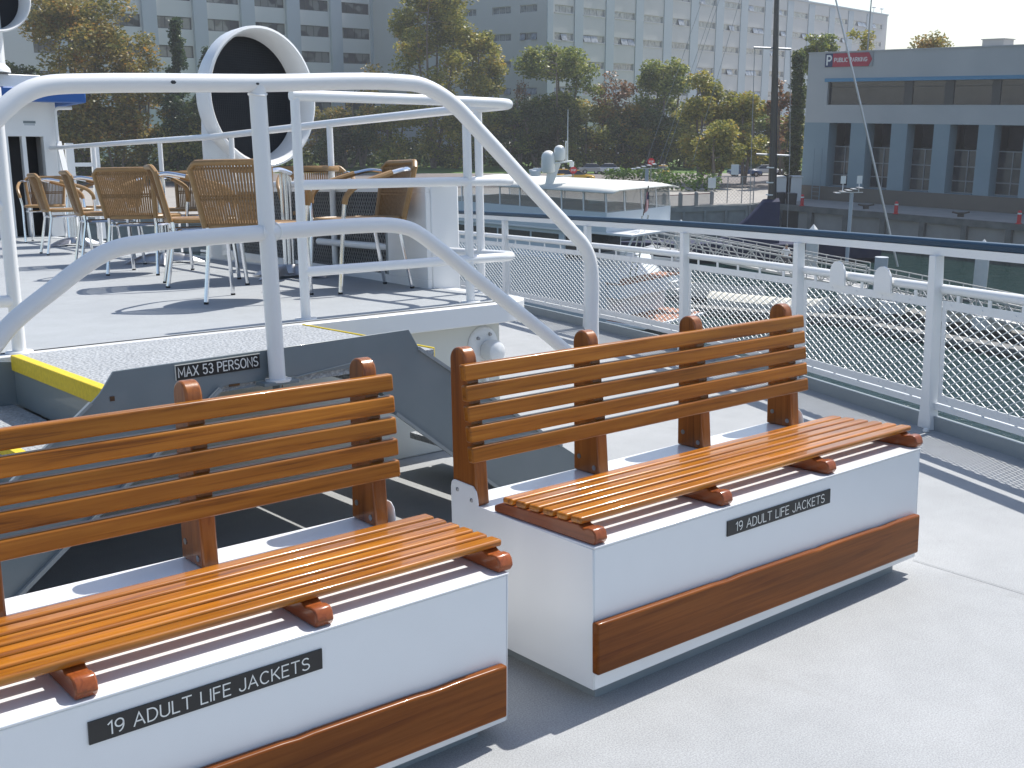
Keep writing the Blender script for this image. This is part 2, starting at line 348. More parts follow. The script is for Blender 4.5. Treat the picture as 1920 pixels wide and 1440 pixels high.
# fine deck seam and drip curve
m = MB(); seam = mat('deck_seam', (.20, .21, .22), .8)
a_, b_ = sh(1712,1049,'z',.004), sh(1960,1124,'z',.004); dd_ = (b_-a_).normalized(); n_ = V((-dd_.y, dd_.x, 0))*.0016
m.quad(a_-n_, b_-n_, b_+n_, a_+n_)
tagp(m.build('deck_seam', seam, ship=True, ang=0), kind='structure')
# ------------------------------------------------------------------ outer deck railing
rail = thing('deck_railing', 'white mesh-panelled railing with navy cap along the edge of the lower deck', 'railing', (5.64, 3.17, 0), ship=True)
def strip(name, d0, d1, z0, z1, mt, y0=-2.0, y1=20.6, bevel=0, nm=None):
    m = MB(); ys = [y for y in ysamp if y0 <= y <= y1]
    vs = []
    for y in ys:
        a, b = offp(y, d0), offp(y, d1); vs += [(a.x, a.y, z0), (b.x, b.y, z0), (b.x, b.y, z1), (a.x, a.y, z1)]
    fs = []
    for i in range(len(ys)-1):
        for j in range(4): fs.append((i*4+j, i*4+(j+1)%4, i*4+4+(j+1)%4, i*4+4+j))
    fs += [(0,1,2,3), tuple((len(ys)-1)*4+j for j in (3,2,1,0))]
    m.add(vs, fs); return m.build(name, mt, rail, ang=30, bevel=bevel)
strip('kerb', -.035, -.005, 0, .078, kerb_grey)
strip('bottom_rail', -.03, 0, .115, .15, white)
strip('top_rail', -.03, .03, .955, 1.0, white)
strip('rail_cap', -.038, .038, 1.0025, 1.042, navy, bevel=.012)
mid = MB(); mid.tube([(*offp(y, 0), .775) for y in ysamp if y < 20], .026, 10)
mid.build('middle_rail', white, rail)
posty = [0.75, 1.92, 3.15, 4.44, 5.95, 7.58, 9.40, 11.2, 13.1, 15.2]
hubs = mat('mesh_strand_white', (.74, .75, .73), .45)
for py_ in posty:
    m = MB(); c = offp(py_, 0); nn = path_n(py_); t = V((-nn.y, nn.x))
    prof = [(.034, .0), (.040, .03), (.031, .15), (.027, .40), (.026, .955)]
    prof = [(.115, .0), (.105, .05), (.080, .14), (.070, .30), (.062, .80), (.056, .955)]
    vs = []
    for w, z in prof:
        for s, u in ((-1,-1),(1,-1),(1,1),(-1,1)):
            p = c + t*(w*.5*s+.0) + nn*(.028*u-.034); vs.append((p.x, p.y, z))
    fs = [(i*4+j, i*4+(j+1)%4, i*4+4+(j+1)%4, i*4+4+j) for i in range(5) for j in range(4)]+[(0,1,2,3),(20,21,22,23)]
    m.add(vs, fs)
    p = c - nn*.10 + t*.0
    m.lathe([(0,0),(.018,0),(.018,.012),(.012,.022),(0,.022)], 8, M.Translation(V((p.x-t.x*.075, p.y-t.y*.075, 0))))
    m.build('post', white, rail, bevel=.004)
def strands(m, W, H, px, pz, r, P, thick=None, x0=0):
    """diamond mesh lines clipped to a W x H rectangle; P(u,v)->point"""
    k = pz/px
    import math as _m
    for sg in (1, -1):
        c = -H/k if sg > 0 else 0
        n0 = 0
        u0 = (-H/k if sg > 0 else 0) ; u1 = (W if sg > 0 else W+H/k)
        u = u0
        while u < u1:
            # line v = sg*k*(x-u)
            xa, xb = (max(0, u), min(W, u+H/k)) if sg > 0 else (max(0, u-H/k), min(W, u))
            if xb-xa > px*.3:
                a = P(xa, sg*k*(xa-u)); b = P(xb, sg*k*(xb-u)); m.bar(a, b, r, thick or r)
            u += px
for i, (a, b) in enumerate(zip(posty, posty[1:])):
    if i < 0: continue
    A, B = offp(a, -.018), offp(b, -.018); d = (B-A); Lw = d.length; d = d/Lw
    A2 = A + d*.055; Lp = Lw-.11; n2 = V((d.y, -d.x))
    m = MB()
    def P(u, v, o=0): q = A2 + d*u + n2*o; return V((q.x, q.y, .185+v))
    z0, z1 = .155, .715
    def fb(u0, u1, v0, v1, o0=-.004, o1=.004):
        q = [A2+d*u0+n2*o0, A2+d*u1+n2*o0, A2+d*u1+n2*o1, A2+d*u0+n2*o1]
        m.hexa([(p.x, p.y, v0) for p in q]+[(p.x, p.y, v1) for p in q])
    fb(0, Lp, z0, z0+.045); fb(0, Lp, z1-.045, z1); fb(0, .03, z0+.045, z1-.045); fb(Lp-.03, Lp, z0+.045, z1-.045)
    nb = 5
    for k in range(nb):
        u = (k+.5)*Lp/nb; fb(u-.012, u+.012, z1, .752, -.003, .003); fb(u-.01, u+.01, .151, z0, -.003, .003)
        for vv in (z0+.022, z1-.022):
            q = P(u+.05, vv-.185, -.006); m.lathe([(0,-.002),(.006,-.002),(.006,.003),(0,.003)], 6, M.Translation(q) @ V((n2.x,n2.y,0)).to_track_quat('Z','Y').to_matrix().to_4x4())
    fr = m.build('panel_frame', white, rail, ang=30)
    m = MB(); strands(m, Lp-.05, .485, .084, .043, .0046, lambda u, v: P(u+.025, v+.01, 0), .004)
    m.build('mesh_panel', hubs, rail, fix=False, ang=0)
# two half-round plates on the middle rail
for (px, py_) in ((1578, 505), (1663, 519)):
    q = sh(px, py_, 'z', .80)
    y = q.y
    for _ in range(8):
        q = sh(px, py_, 'x', path_at(y)-.02); y = q.y
    c = offp(y, -.045); nn = path_n(y); t = V((-nn.y, nn.x)); R0 = .080
    m = MB(); poly = [(-R0, -.06)] + [(-R0*math.cos(a*math.pi/14), .012+R0*.95*math.sin(a*math.pi/14)) for a in range(15)] + [(R0, -.06)]
    vs = [(c.x+t.x*a+nn.x*o, c.y+t.y*a+nn.y*o, .775+b) for o in (0, .012) for a, b in poly]; n_ = len(poly)
    m.add(vs, [tuple(range(n_)), tuple(range(2*n_-1, n_-1, -1))]+[(i, (i+1)%n_, (i+1)%n_+n_, i+n_) for i in range(n_)])
    m.build('rounded_tab', white, rail)
# ------------------------------------------------------------------ upper deck platform
U = .76
def udx(y): return 3.95 + max(0, (y-5.2))*.035
m = MB()
R0 = .26; arc = [(3.95-R0+R0*math.sin(a*math.pi/16), 4.5+R0-R0*math.cos(a*math.pi/16)) for a in range(9)]
poly = [(-9, 4.5), (2.5, 4.5)] + arc + [(4.12, 7), (4.22, 9), (4.5, 12), (4.8, 16), (5.0, 22), (-9, 22)]
m.prism(poly, .655, U, 'z')
o = m.build('upper_deck', [white, updeck], ship=True, ang=30, base=(0,4.5,.655), bevel=.006)
for p in o.data.polygons:
    if p.normal.z > .9 and p.center.z > .05: p.material_index = 0
tagp(o, kind='structure')
m = MB()
ins = [(-8.9, 4.56), (2.5, 4.56)] + [(3.88-R0+.02+(R0-.06)*math.sin(a*math.pi/16), 4.56+(R0-.06)-(R0-.06)*math.cos(a*math.pi/16)) for a in range(9)] + [(4.02, 7), (4.12, 9), (4.4, 12), (4.7, 16), (4.9, 21.9), (-8.9, 21.9)]
m.add([(x, y, U+.004) for x, y in ins], [tuple(range(len(ins)))])
tagp(m.build('upper_deck_coating', updeck, ship=True, ang=0, base=(0,4.5,U)), kind='structure')
m = MB(); m.prism([(-9, 4.60), (3.72, 4.60), (3.78, 7), (3.9, 9), (4.2, 12), (4.5, 16), (4.7, 21.8), (-9, 21.8)], 0.0, .6545, 'z')
tagp(m.build('upper_deck_wall', cream, ship=True, ang=30, bevel=.01), 'cream painted steel wall under the raised deck', 'wall')
# round deck light on that wall
lt = thing('deck_light', 'white round bulkhead fitting with a hooded lamp on the cream wall', 'lamp', (3.60, 4.6, .52), ship=True)
Rm = M.Translation(V((3.60, 4.598, .535))) @ M.Rotation(math.pi/2, 4, 'X')
m = MB(); m.lathe([(.0,.016),(.055,.016),(.085,.013),(.098,.004),(.10,0)], 28, Rm); m.build('back_plate', white, lt)
m = MB(); m.lathe([(0,.115),(.03,.113),(.052,.10),(.062,.07),(.058,.03),(.05,.014)], 24, M.Translation(V((.02, 0, -.03))) @ Rm); m.build('lamp_hood', white, lt)
m = MB(); m.lathe([(0,.03),(.008,.028),(.01,.015)], 8, M.Translation(V((-.045,0,.04))) @ Rm); m.lathe([(0,.03),(.008,.028),(.01,.015)], 8, M.Translation(V((.035,0,.055))) @ Rm); m.build('screw', screw, lt)
m = MB(); m.tube([(3.60,4.57,.44),(3.60,4.575,.30),(3.60,4.575,.0)], .012, 8); m.build('conduit', white, lt)
# ------------------------------------------------------------------ stairs with landing
st = thing('deck_stairs', 'grey steel double stairs with yellow step edges and a central landing', 'stairs', (1.85, 4.0, 0), ship=True)
XL, XR, YN, YF, T0, T1 = 1.20, 2.50, 3.44, 4.499, .24, .19
m = MB(); m.box(XL+.04, XR-.04, YN+.006, YF, U-.05, U+.001); m.build('landing_plate', tread_m, st, bevel=.003)
for x0, x1 in ((XL, XL+.04), (XR-.0385, XR-.026)):
    m = MB(); m.box(x0, x1, YN+.02, YF-.02, U-.055, U+.005); m.build('nosing', yellow, st, bevel=.004)
m = MB(); m.box(XL+.012, XL+.03, YN+.01, YF-.01, U-.19, U-.0555); m.box(XR-.03, XR-.012, YN+.01, YF-.01, U-.19, U-.0555); m.build('riser', steel_grey, st)
for sgn, xe in ((-1, XL), (1, XR)):
    for k in range(1, 4):
        z = U-T1*k; xa, xb = xe+sgn*T0*(k-1), xe+sgn*T0*k; a, b = min(xa, xb), max(xa, xb)
        ya, yb = YN+.005, (YF-.004 if sgn < 0 else 4.40)
        m = MB(); 
        if sgn < 0: m.box(a+.035, b-.0, ya, yb, z-.03, z)
        else: m.box(a, b-.035, ya, yb, z-.03, z)
        m.build('tread', tread_m, st, bevel=.002)
        m = MB()
        if sgn < 0: m.box(a, a+.035, ya+.015, yb-.015, z-.034, z+.003)
        else: m.box(b-.035, b, ya+.015, yb-.015, z-.034, z+.003)
        m.build('nosing', yellow if sgn < 0 else steel_grey, st, bevel=.003)
        if k < 4:
            m = MB(); xr = (a+.02) if sgn < 0 else (b-.02)
            m.box(xr-.004, xr+.004, ya, yb, z-T1+.002, z-.036) if sgn < 0 else m.box(xr-.004, xr+.004, ya, yb, z-T1+.05, z-.036)
            m.build('riser', steel_grey, st)
# near stringer plate (front face y=YN), toe board on the landing, two sloping sides
def slopez(x, x0, z0, s): return z0 + s*(x-x0)
near = [(1.172,.765),(1.217,.828),(2.336,.850),(2.377,.78),(2.40,.765),(3.10,.275),(3.19,.215),(3.19,.0),(2.93,.0),(2.50,.36),(2.255,.545),(2.19,.66),(2.15,.735),(1.585,.733),(.655,.0),(.32,.0),(.30,.06),(1.15,.745)]
m = MB(); m.prism(near, YN-.008, YN, 'y'); m.build('stringer', steel_grey, st, bevel=.0015, seg=1)
far = [(1.15,.745),(.30,.06),(.32,.0),(.655,.0),(1.585,.733),(2.15,.735),(2.30,.6),(2.93,.0),(3.19,.0),(3.19,.215),(2.40,.765)]
m = MB(); m.prism([p for p in far[::-1] if p[0] < 2.31], 4.497, 4.49, 'y'); m.build('stringer', steel_grey, st, bevel=.0015, seg=1)
# light edge strips of the stringers
m = MB(); m.bar((1.565,YN-.018,.728), (.66,YN-.018,.012), .018, .012); m.bar((1.14,YN-.01,.738), (.31,YN-.01,.068), .016, .01); m.build('edge_strip', kerb_grey, st)
m = MB(); m.bar((2.375,YN-.012,.775), (3.10,YN-.012,.273), .012, .012); m.bar((2.26,YN-.014,.54), (2.93,YN-.014,.01), .014, .012); m.build('edge_strip', kerb_grey, st)
m = MB(); m.box(1.70, 1.83, YN-.075, YN-.0085, .722, .734); m.prism([(YN-.07,.721),(YN-.009,.721),(YN-.009,.64)], 1.76, 1.768, 'x'); m.build('bracket', steel_grey, st, bevel=.002)
m = MB(); m.box(1.765, 1.80, YN-.0095, YN-.0085, .700, .731); m.box(1.60, 1.64, YN-.0095, YN-.0085, .728, .736); m.box(1.20,1.215,YN-.0095,YN-.0085,.735,.75); m.build('rust_patch', rust, st)
# fine dents/weld line
m = MB(); m.tube([(1.60,YN-.0085,.716),(1.76,YN-.0085,.722),(1.95,YN-.0085,.74),(2.12,YN-.0085,.757)], .003, 5); m.build('weld_seam', steel_grey, st)
sg = thing('capacity_sign', 'black plate lettered MAX 53 PERSONS on the grey stair landing', 'sign', (1.57, YN-.01, .777), ship=True)
sl = (.8265-.8205)/.297
m = MB(); m.hexa([(1.419,YN-.0115,.7735),(1.717,YN-.0115,.7795),(1.717,YN-.0085,.7795),(1.419,YN-.0085,.7735),(1.419,YN-.0115,.8205),(1.717,YN-.0115,.8265),(1.717,YN-.0085,.8265),(1.419,YN-.0085,.8205)])
m.build('plate', black, sg)
m = MB(); m.hexa([(1.417,YN-.0125,.821),(1.719,YN-.0125,.827),(1.719,YN-.0085,.827),(1.417,YN-.0085,.821),(1.417,YN-.0125,.8232),(1.719,YN-.0125,.8292),(1.719,YN-.0085,.8292),(1.417,YN-.0085,.8232)]); m.hexa([(1.4165,YN-.0125,.7735),(1.4187,YN-.0125,.7735),(1.4187,YN-.0085,.7735),(1.4165,YN-.0085,.7735),(1.4165,YN-.0125,.8232),(1.4187,YN-.0125,.8232),(1.4187,YN-.0085,.8232),(1.4165,YN-.0085,.8232)]); m.build('frame', cream, sg)
Tt = M.Translation(V((1.4275, YN-.0118, .7825))) @ M.Rotation(-math.atan(sl), 4, 'Y') @ M.Rotation(math.pi/2, 4, 'X')
text_mesh('lettering', 'MAX 53 PERSONS', letter, sg, Tt, .031, width=.282, depth=.0006, w=.13)
# ------------------------------------------------------------------ stair hand rail (tube frame)
hr = thing('stair_handrail', 'thick white tube handrail arching over the stair landing and down both flights', 'handrail', (1.765, 3.40, .735), ship=True)
YR = 3.40
def pr(l): return [V(sh(px, py, 'y', YR)) for px, py in l]
m = MB()
tp = [V((.35, YR, .62)), V((.62, YR, 1.28)), V((.82, YR, 1.47)), *pr([(0, 212)]), *pr([(60,168)]), *pr([(135,157)]), *pr([(480,156),(770,156)]), *pr([(838,186)]), *pr([(900,248),(1000,357),(1068,430)]), *pr([(1098,466),(1110,510)]), *pr([(1110,610)]), V((3.27, YR, .02))]
# smooth with Catmull-Rom
def crom(P, n=6, tens=.5):
    out = []
    for i in range(len(P)-1):
        p0 = P[max(0, i-1)]; p1 = P[i]; p2 = P[i+1]; p3 = P[min(len(P)-1, i+2)]
        l = (p2-p1).length; t1 = (p2-p0).normalized()*l*tens*1.0 if p0 != p1 else (p2-p1)*.5
        t2 = (p3-p1).normalized()*l*tens*1.0 if p3 != p2 else (p2-p1)*.5
        t1 *= 2*.5*2; t2 *= 2*.5*2
        for k in range(n):
            t = k/n; out.append(p1*(2*t**3-3*t*t+1) + t1*(t**3-2*t*t+t) + p2*(-2*t**3+3*t*t) + t2*(t**3-t*t))
    out.append(P[-1]); return out
m.tube(crom(tp), .0288, 18); m.build('top_tube', white, hr)
m = MB(); mp = [V((.30, YR, .22)), *pr([(0,632),(110,535),(190,478),(250,459),(490,437),(700,422)]), *pr([(765,428),(810,456),(900,528),(1050,648)]), V((3.26, YR, .55))]
m.tube(crom(mp), .0272, 18); m.build('middle_tube', white, hr)
m = MB(); m.tube([sh(482,162,'y',YR), V((1.765, YR, .735))], .0285, 18); m.build('post', white, hr)
m = MB(); m.lathe([(.0,.004),(.045,.004),(.045,-.004),(0,-.004)], 16, M.Translation(V((1.768, YR, .735)))); m.build('foot_plate', white, hr)
for q, ax in ((sh(482,160,'y',YR), 'z'), (V((1.765,YR,1.2365)), 'x')):
    for s_ in (-1, 1):
        m = MB(); P = []
        c_ = V(q) + (V((0,0,-.030)) if ax == 'z' else V((s_*.0285,0,.002)))
        for k in range(18):
            a_ = 2*math.pi*k/18; P.append(c_ + (V((.029*math.cos(a_), .029*math.sin(a_), .004*math.cos(2*a_))) if ax == 'z' else V((.004*math.cos(2*a_)*s_, .0275*math.cos(a_), .0275*math.sin(a_)))))
        m.tube(P, .0035, 6, closed=True); m.build('weld_bead', white, hr)
        if ax == 'z': break
chip = mat('paint_chip', (.03, .035, .04), .8)
m = MB()
for px, py, s in ((325,154,.006),(483,157,.004)):
    q = sh(px, py, 'y', YR-.0285); 
    m.lathe([(0,.0008),(s*.7,.0006),(s,0)], 6, M.Translation(V(q)+V((0,-.0006,0))) @ M.Rotation(math.pi/2,4,'X') @ M.Scale(1.6,4,V((1,0,0))))
m.build('paint_chip', chip, hr)
# ------------------------------------------------------------------ rails on the raised deck edge
def edge_rail(name, label, right=True):
    r = thing(name, label, 'railing', (2.58 if right else 1.26, 4.62, U), ship=True)
    y = 4.64
    if right:
        for z, r_ in ((1.79, .026), (1.387, .024), (.985, .024)):
            xe = 3.915
            tail = [(4.02, 7, z), (4.2, 9, z), (4.5, 12, z+.05), (4.8, 15.5, z+.1)] if z > 1.7 else ([(3.95, 6.4, z), (4.02, 7, z), (4.2, 9, z)] if z > 1.2 else [(3.95, 6.4, z), (4.02, 7, z)])
            x0 = 2.555 if z > 1.7 else 2.575
            P = fillet([(x0, y, z), (3.4, y, z+.003), (xe, y, z), (xe, 5.3, z)] + tail, [.05, .17, .1] + [.2]*len(tail), 7)
            m = MB(); m.tube(P, r_, 12); m.build('rail_tube', white, r)
        for x, yy, top in ((2.575, y, 1.78), (3.557, y, 1.78), (3.915, 5.0, 1.78), (4.0, 6.75, 1.78), (4.17, 8.6, 1.79), (4.35, 10.5, 1.8), (4.6, 13, 1.84)):
            m = MB(); w = .023
            m.tube([(x, yy, U), (x, yy, top)], w if yy < 5.5 else .022, 12); m.lathe([(0,.008),(.05,.008),(.055,0)], 14, M.Translation(V((x, yy, U+.001)))); m.build('post', white, r)
    else:
        y = 4.55
        for z, r_ in ((1.775, .026), (1.33, .024), (.965, .024)):
            m = MB(); x1 = 1.262 if z > 1.7 else 1.25
            m.tube(fillet([(-1.5, y, z), (.6, y, z), (x1, y, z)], [.1], 4), r_, 12); m.build('rail_tube', white, r)
        for x in (1.255, .3, -.8):
            m = MB(); m.tube([(x, y, U), (x, y, 1.77)], .026, 14); m.lathe([(0,.008),(.05,.008),(.055,0)], 14, M.Translation(V((x, y, U+.001)))); m.build('post', white, r)
        m = MB(); m.tube([(1.262,y,1.775),(1.275,y,1.775)], [.026,.012], 12); m.build('end_cap', white, r)
    return r
edge_rail('guard_rail', 'white three-tube guard rail right of the stairs turning along the raised deck', True)
edge_rail('guard_rail', 'white three-tube guard rail left of the stair landing at the photo edge', False)
# ------------------------------------------------------------------ benches
def make_bench(label, bx, by, ang=None, T=None):
    b = thing('slatted_bench', label, 'bench', (bx, by, 0), ship=True, local=True, ang=T, group='slatted teak benches on white lockers')
    LX, LY, Z0, ZT = 1.57, .615, .055, .455
    m = MB(); m.box(.05, LX-.05, .05, LY-.03, -.03, Z0-.001); m.build('plinth', kerb_grey, b, bevel=.004)
    m = MB(); m.box(0, LX, 0, LY, Z0, ZT-.008); m.build('locker_box', white_box, b, bevel=.003)
    m = MB(); m.box(-.003, LX+.003, -.004, .445, ZT-.0065, ZT); m.build('lid', white_box, b, bevel=.0022)
    m = MB(); m.box(.0, LX, .4455, LY, ZT-.0075, ZT-.001); m.build('back_ledge', white_box, b, bevel=.0015)
    for x0, x1 in ((-.0045, -.0005), (LX+.0005, LX+.0045)):
        m = MB(); poly = [(.0, Z0+.001), (LY, Z0+.001), (LY+.002, .495)] + [(LY-.02+.02*math.cos(a*math.pi/8), .50+.018*math.sin(a*math.pi/8)) for a in range(5)] + [(.507,.514),(.492,.50),(.486,.478),(.484,.4585),(.0,.4485)]
        m.prism(poly, x0, x1, 'x'); m.build('side_plate', white_box, b, bevel=.0015, seg=1)
        for yy, zz in ((.583,.490),(.515,.470)):
            m = MB(); Rm = M.Translation(V((x0 if x0 < 0 else x1, yy, zz))) @ M.Rotation(math.pi/2*(-1 if x0 < 0 else 1), 4, 'Y')
            m.lathe([(0,.003),(.004,.003),(.0065,.0015),(.007,0)], 10, Rm); m.build('screw', screw, b)
    # posts
    for px in (-.0, .495, 1.0, 1.51):
        pw = .044; x0 = px if px > 0 else .0005
        prof = [(.49,.4555),(.612,.4555),(.612,.87)]
        cy_, cz_, rr = .5745, .882, .0375
        prof += [(cy_+rr*math.cos(a*math.pi/12), cz_+rr*math.sin(a*math.pi/12)) for a in range(13)] + [(.500,.60)]
        m = MB(); m.prism(prof, x0, x0+pw, 'x'); m.build('post', wood_post, b, bevel=.006, seg=3)
        m = MB()
        for yy, zz in ((.585,.505),(.515,.478)):
            m.lathe([(0,.002),(.0085,.002),(.0085,0)], 10, M.Translation(V((x0, yy, zz))) @ M.Rotation(-math.pi/2,4,'Y'))
        if px > .3: m.build('screw', screw, b)
    # back slats
    for k in range(5):
        zb = .591 + k*.0595; yb = .503+(zb-.6)*.118; yt = yb+.0425*.118
        m = MB(); x0, x1 = -.026, 1.588
        m.hexa([(x0, yb-.026, zb),(x1, yb-.026, zb),(x1, yb-.001, zb),(x0, yb-.001, zb),(x0, yt-.026, zb+.0475),(x1, yt-.026, zb+.0475),(x1, yt-.001, zb+.0475),(x0, yt-.001, zb+.0475)])
        m.build('back_slat', wood_back_shade, b, bevel=.006, seg=3)
    # bearers and seat slats
    for px in (.004, .515, 1.03, 1.545):
        pw = .044
        prof = [(.42,.456),(.42,.474),(.385,.4885),(.065,.5015),(.052,.495),(.044,.493),(.03,.498),(.012,.498),(.002,.488),(-.003,.470),(.006,.4565),(.03,.456)]
        m = MB(); m.prism(prof, px, px+pw, 'x'); m.build('seat_bearer', wood_bear, b, bevel=.004, seg=2)
    for k in range(6):
        y0 = .050 + k*.0568; z0 = .5025-(y0-.06)*.040; w = .0425
        x0, x1 = .0, 1.597
        m = MB(); m.hexa([(x0,y0,z0),(x1,y0,z0),(x1,y0+w,z0-.0016),(x0,y0+w,z0-.0016),(x0,y0,z0+.019),(x1,y0,z0+.019),(x1,y0+w,z0+.0174),(x0,y0+w,z0+.0174)])
        m.build('seat_slat', wood_seat, b, bevel=.0065, seg=3)
    # kick board
    x0, x1 = -.012, 1.552; za, zb = .252, .222
    m = MB(); top = []
    for i in range(41):
        t = i/40; x = x0+(x1-x0)*t; z = za+(zb-za)*t
        d = .0; 
        for c in (.34, .62, .86):
            if abs(t-c) < .02: d = -.0022
        top.append((x, z+d))
    poly = [(x0,.108),(x1,.083)] + top[::-1]
    m.prism(poly, -.026, -.001, 'y'); m.build('kick_board', wood_dark, b, bevel=.006, seg=3)
    # sign
    m = MB(); m.box(.533,1.040,-.004,-.0002,.364,.410); s = m.build('sign_plate', black, b)
    Tt = M.Translation(V((.570, -.0042, .3735))) @ M.Rotation(math.pi/2, 4, 'X')
    text_mesh('lettering', '19 ADULT LIFE JACKETS', letter, s, Tt, .0262, width=.437, depth=.0006, w=.115)
    return b
make_bench('slatted teak bench on a white locker, whole in view, nearest the mesh railing', 1.915, 1.995)
R1 = M.Rotation(.0143,4,'Z') @ M.Rotation(.0073,4,'Y') @ M.Rotation(.0251,4,'X')
make_bench('slatted teak bench on a white locker, cut off by the left edge of the photo', .075, 2.017, T=R1 @ M.Translation(V((0,0,0))))
# ------------------------------------------------------------------ wicker chairs
def proto_chair(label):
    c = thing('wicker_chair', label, 'chair', (0,0,0), ship=True, local=True, group='wicker armchairs around the deck tables')
    # faces +X; back panel leans backwards, gently bowed
    def bp(u, t):   # u -1..1 across, t 0..1 up
        z = .43 + .35*t; w = .185 + .035*t; x = -.205 - .075*t - .035*(1-u*u)*(.4+.6*t)
        return V((x, u*w, z))
    m = MB(); N = 25
    for i in range(N):
        u = -.93+1.86*i/(N-1)
        P = [bp(u, t/6) for t in range(7)]
        for a, b in zip(P, P[1:]): m.bar(a, b, .0105, .006, up=(1,0,0))
    for t in (.05, .45, .50, .93):
        P = [bp(-1+2*k/10, t)+V((.004,0,0)) for k in range(11)]
        for a, b in zip(P, P[1:]): m.bar(a, b, .012, .006, up=(1,0,0))
    m.build('backrest', wicker, c, ang=0, fix=False)
    m = MB(); P = [bp(-1, 0), bp(-1, .5), bp(-1, .93), bp(-.86, 1.0)]+[bp(-.8+1.6*k/8, 1.02) for k in range(9)]+[bp(.86, 1.0), bp(1, .93), bp(1, .5), bp(1, 0)]
    m.tube(P, .017, 8); m.build('back_rim', wicker_rim, c)
    m = MB(); poly = []
    for k in range(24):
        a = 2*math.pi*k/24; cx = math.cos(a); sy = math.sin(a)
        poly.append((.225*abs(cx)**.6*(1 if cx > 0 else -1)+.005, .215*abs(sy)**.6*(1 if sy > 0 else -1)))
    m.prism(poly, .432, .448, 'z'); m.build('seat', wicker, c, bevel=.004)
    m = MB(); m.tube([(x, y, .437) for x, y in poly], .017, 8, closed=True); m.build('seat_rim', wicker_rim, c)
    for s in (-1, 1):
        m = MB(); A = [V((-.262, s*.205, .735)), V((-.20, s*.245, .742)), V((-.10, s*.268, .722))]
        m.tube(crom(A, 4), .0135, 8); m.build('arm_tube', alu, c)
        m = MB(); A = [V((-.10, s*.268, .722)), V((.03, s*.278, .682)), V((.13, s*.275, .642)), V((.185, s*.262, .585)), V((.195, s*.252, .54))]
        m.tube(crom(A, 4), .0175, 8); m.build('armrest', wicker_rim, c)
        m = MB(); A = [V((.195, s*.252, .54)), V((.20, s*.235, .44)), V((.235, s*.235, .012))]
        m.tube(A, .0125, 8); m.mi = 1; m.tube([(.235, s*.235, .012), (.236, s*.235, 0)], .014, 8); m.build('leg', [alu, rubber], c)
        m = MB(); A = [V((-.19, s*.175, .43)), V((-.185, s*.178, .36)), V((-.245, s*.19, .012))]
        m.tube(A, .0125, 8); m.mi = 1; m.tube([(-.245, s*.19, .012), (-.246, s*.19, 0)], .014, 8); m.build('leg', [alu, rubber], c)
    m = MB(); m.tube([(x*.9, y*.98, .375) for x, y in poly], .009, 6, closed=True); m.build('seat_ring', alu, c)
    return c
chairs = [  # x, y, facing (deg, 0 = +x), label
 (2.83, 5.64, 42, 'nearest wicker armchair, its woven back to us, beside the stair handrail post'),
 (3.06, 6.80, -20, 'wicker armchair seen from its side, between the two with woven backs to us'),
 (3.16, 8.00, 42, 'wicker armchair with its woven back to us, second from the stair handrail post'),
 (3.30, 9.16, -12, 'wicker armchair seen side-on with a bare aluminium arm, left of the woven-backed pair'),
 (3.60, 11.0, -8, 'wicker armchair just right of the left guard rail post, facing right'),
 (3.56, 5.72, 172, 'rightmost wicker armchair, side-on with its back to the right'),
 (4.28, 7.45, 240, 'wicker armchair on the far side of the nearest table, left of the rightmost one'),
 (4.25, 9.7, 225, 'wicker armchair on the far side of the second table from the front'),
 (4.35, 11.9, 200, 'far wicker armchair in the gap behind the side-on ones, facing left'),
 (4.2, 13.6, 250, 'farthest wicker armchair at the back of the raised deck'),
 (2.9, 11.9, 30, 'wicker armchair cut by the left edge of the photo'),
]
c0 = proto_chair(chairs[0][3])
for i, (x, y, a, lab) in enumerate(chairs):
    c = c0 if i == 0 else copy_tree(c0)
    c['label'] = lab
    c.matrix_world = SHIP @ M.Translation(V((x, y, U+.004))) @ M.Rotation(math.radians(a), 4, 'Z') @ M.Diagonal(V((1.0,1.0,.945,1)))
# ------------------------------------------------------------------ tables
alu_flute = mat('fluted_aluminium', (.72, .73, .75), .22, metal=1)
def proto_table(label):
    t = thing('cafe_table', label, 'table', (0,0,0), ship=True, local=True, group='round cafe tables on the raised deck')
    m = MB(); m.lathe([(0,.725),(.33,.725),(.345,.73)], 40); m.build('table_top', alu_d, t)
    m = MB(); m.lathe([(.335,.705),(.36,.707),(.365,.722),(.36,.738),(.335,.738)], 40); m.build('table_edge', wicker_rim, t)
    m = MB(); pr_ = []
    n = 32; vs = []
    for z in (.06, .70):
        for k in range(n):
            r = .036*(1+.10*(1 if (k//2) % 2 else -1)); a = 2*math.pi*k/n; vs.append((r*math.cos(a), r*math.sin(a), z))
    m.add(vs, [(k, (k+1)%n, n+(k+1)%n, n+k) for k in range(n)]); m.build('column', alu_flute, t, ang=20)
    m = MB(); m.lathe([(0,.09),(.05,.088),(.07,.06),(.075,.03)], 20); m.build('hub', alu_d, t)
    for k in range(4):
        a = k*math.pi/2+.4; m = MB(); P = []
        R_ = M.Rotation(a, 4, 'Z'); m.T = R_
        prof = [(.03,.085,.035),(.12,.082,.05),(.2,.06,.052),(.27,.03,.042),(.315,.006,.022)]
        vs = []
        for x, z, w in prof:
            for j in range(7):
                b = -1+2*j/6; vs.append((x, b*w, z*(1-.75*b*b)+.001))
        fs = [(i*7+j, i*7+j+1, i*7+8+j, i*7+7+j) for i in range(4) for j in range(6)]
        m.add(vs, fs); m.build('foot', alu_d, t)
    return t
t0 = proto_table('nearest cafe table, its fluted column beside the handrail post')
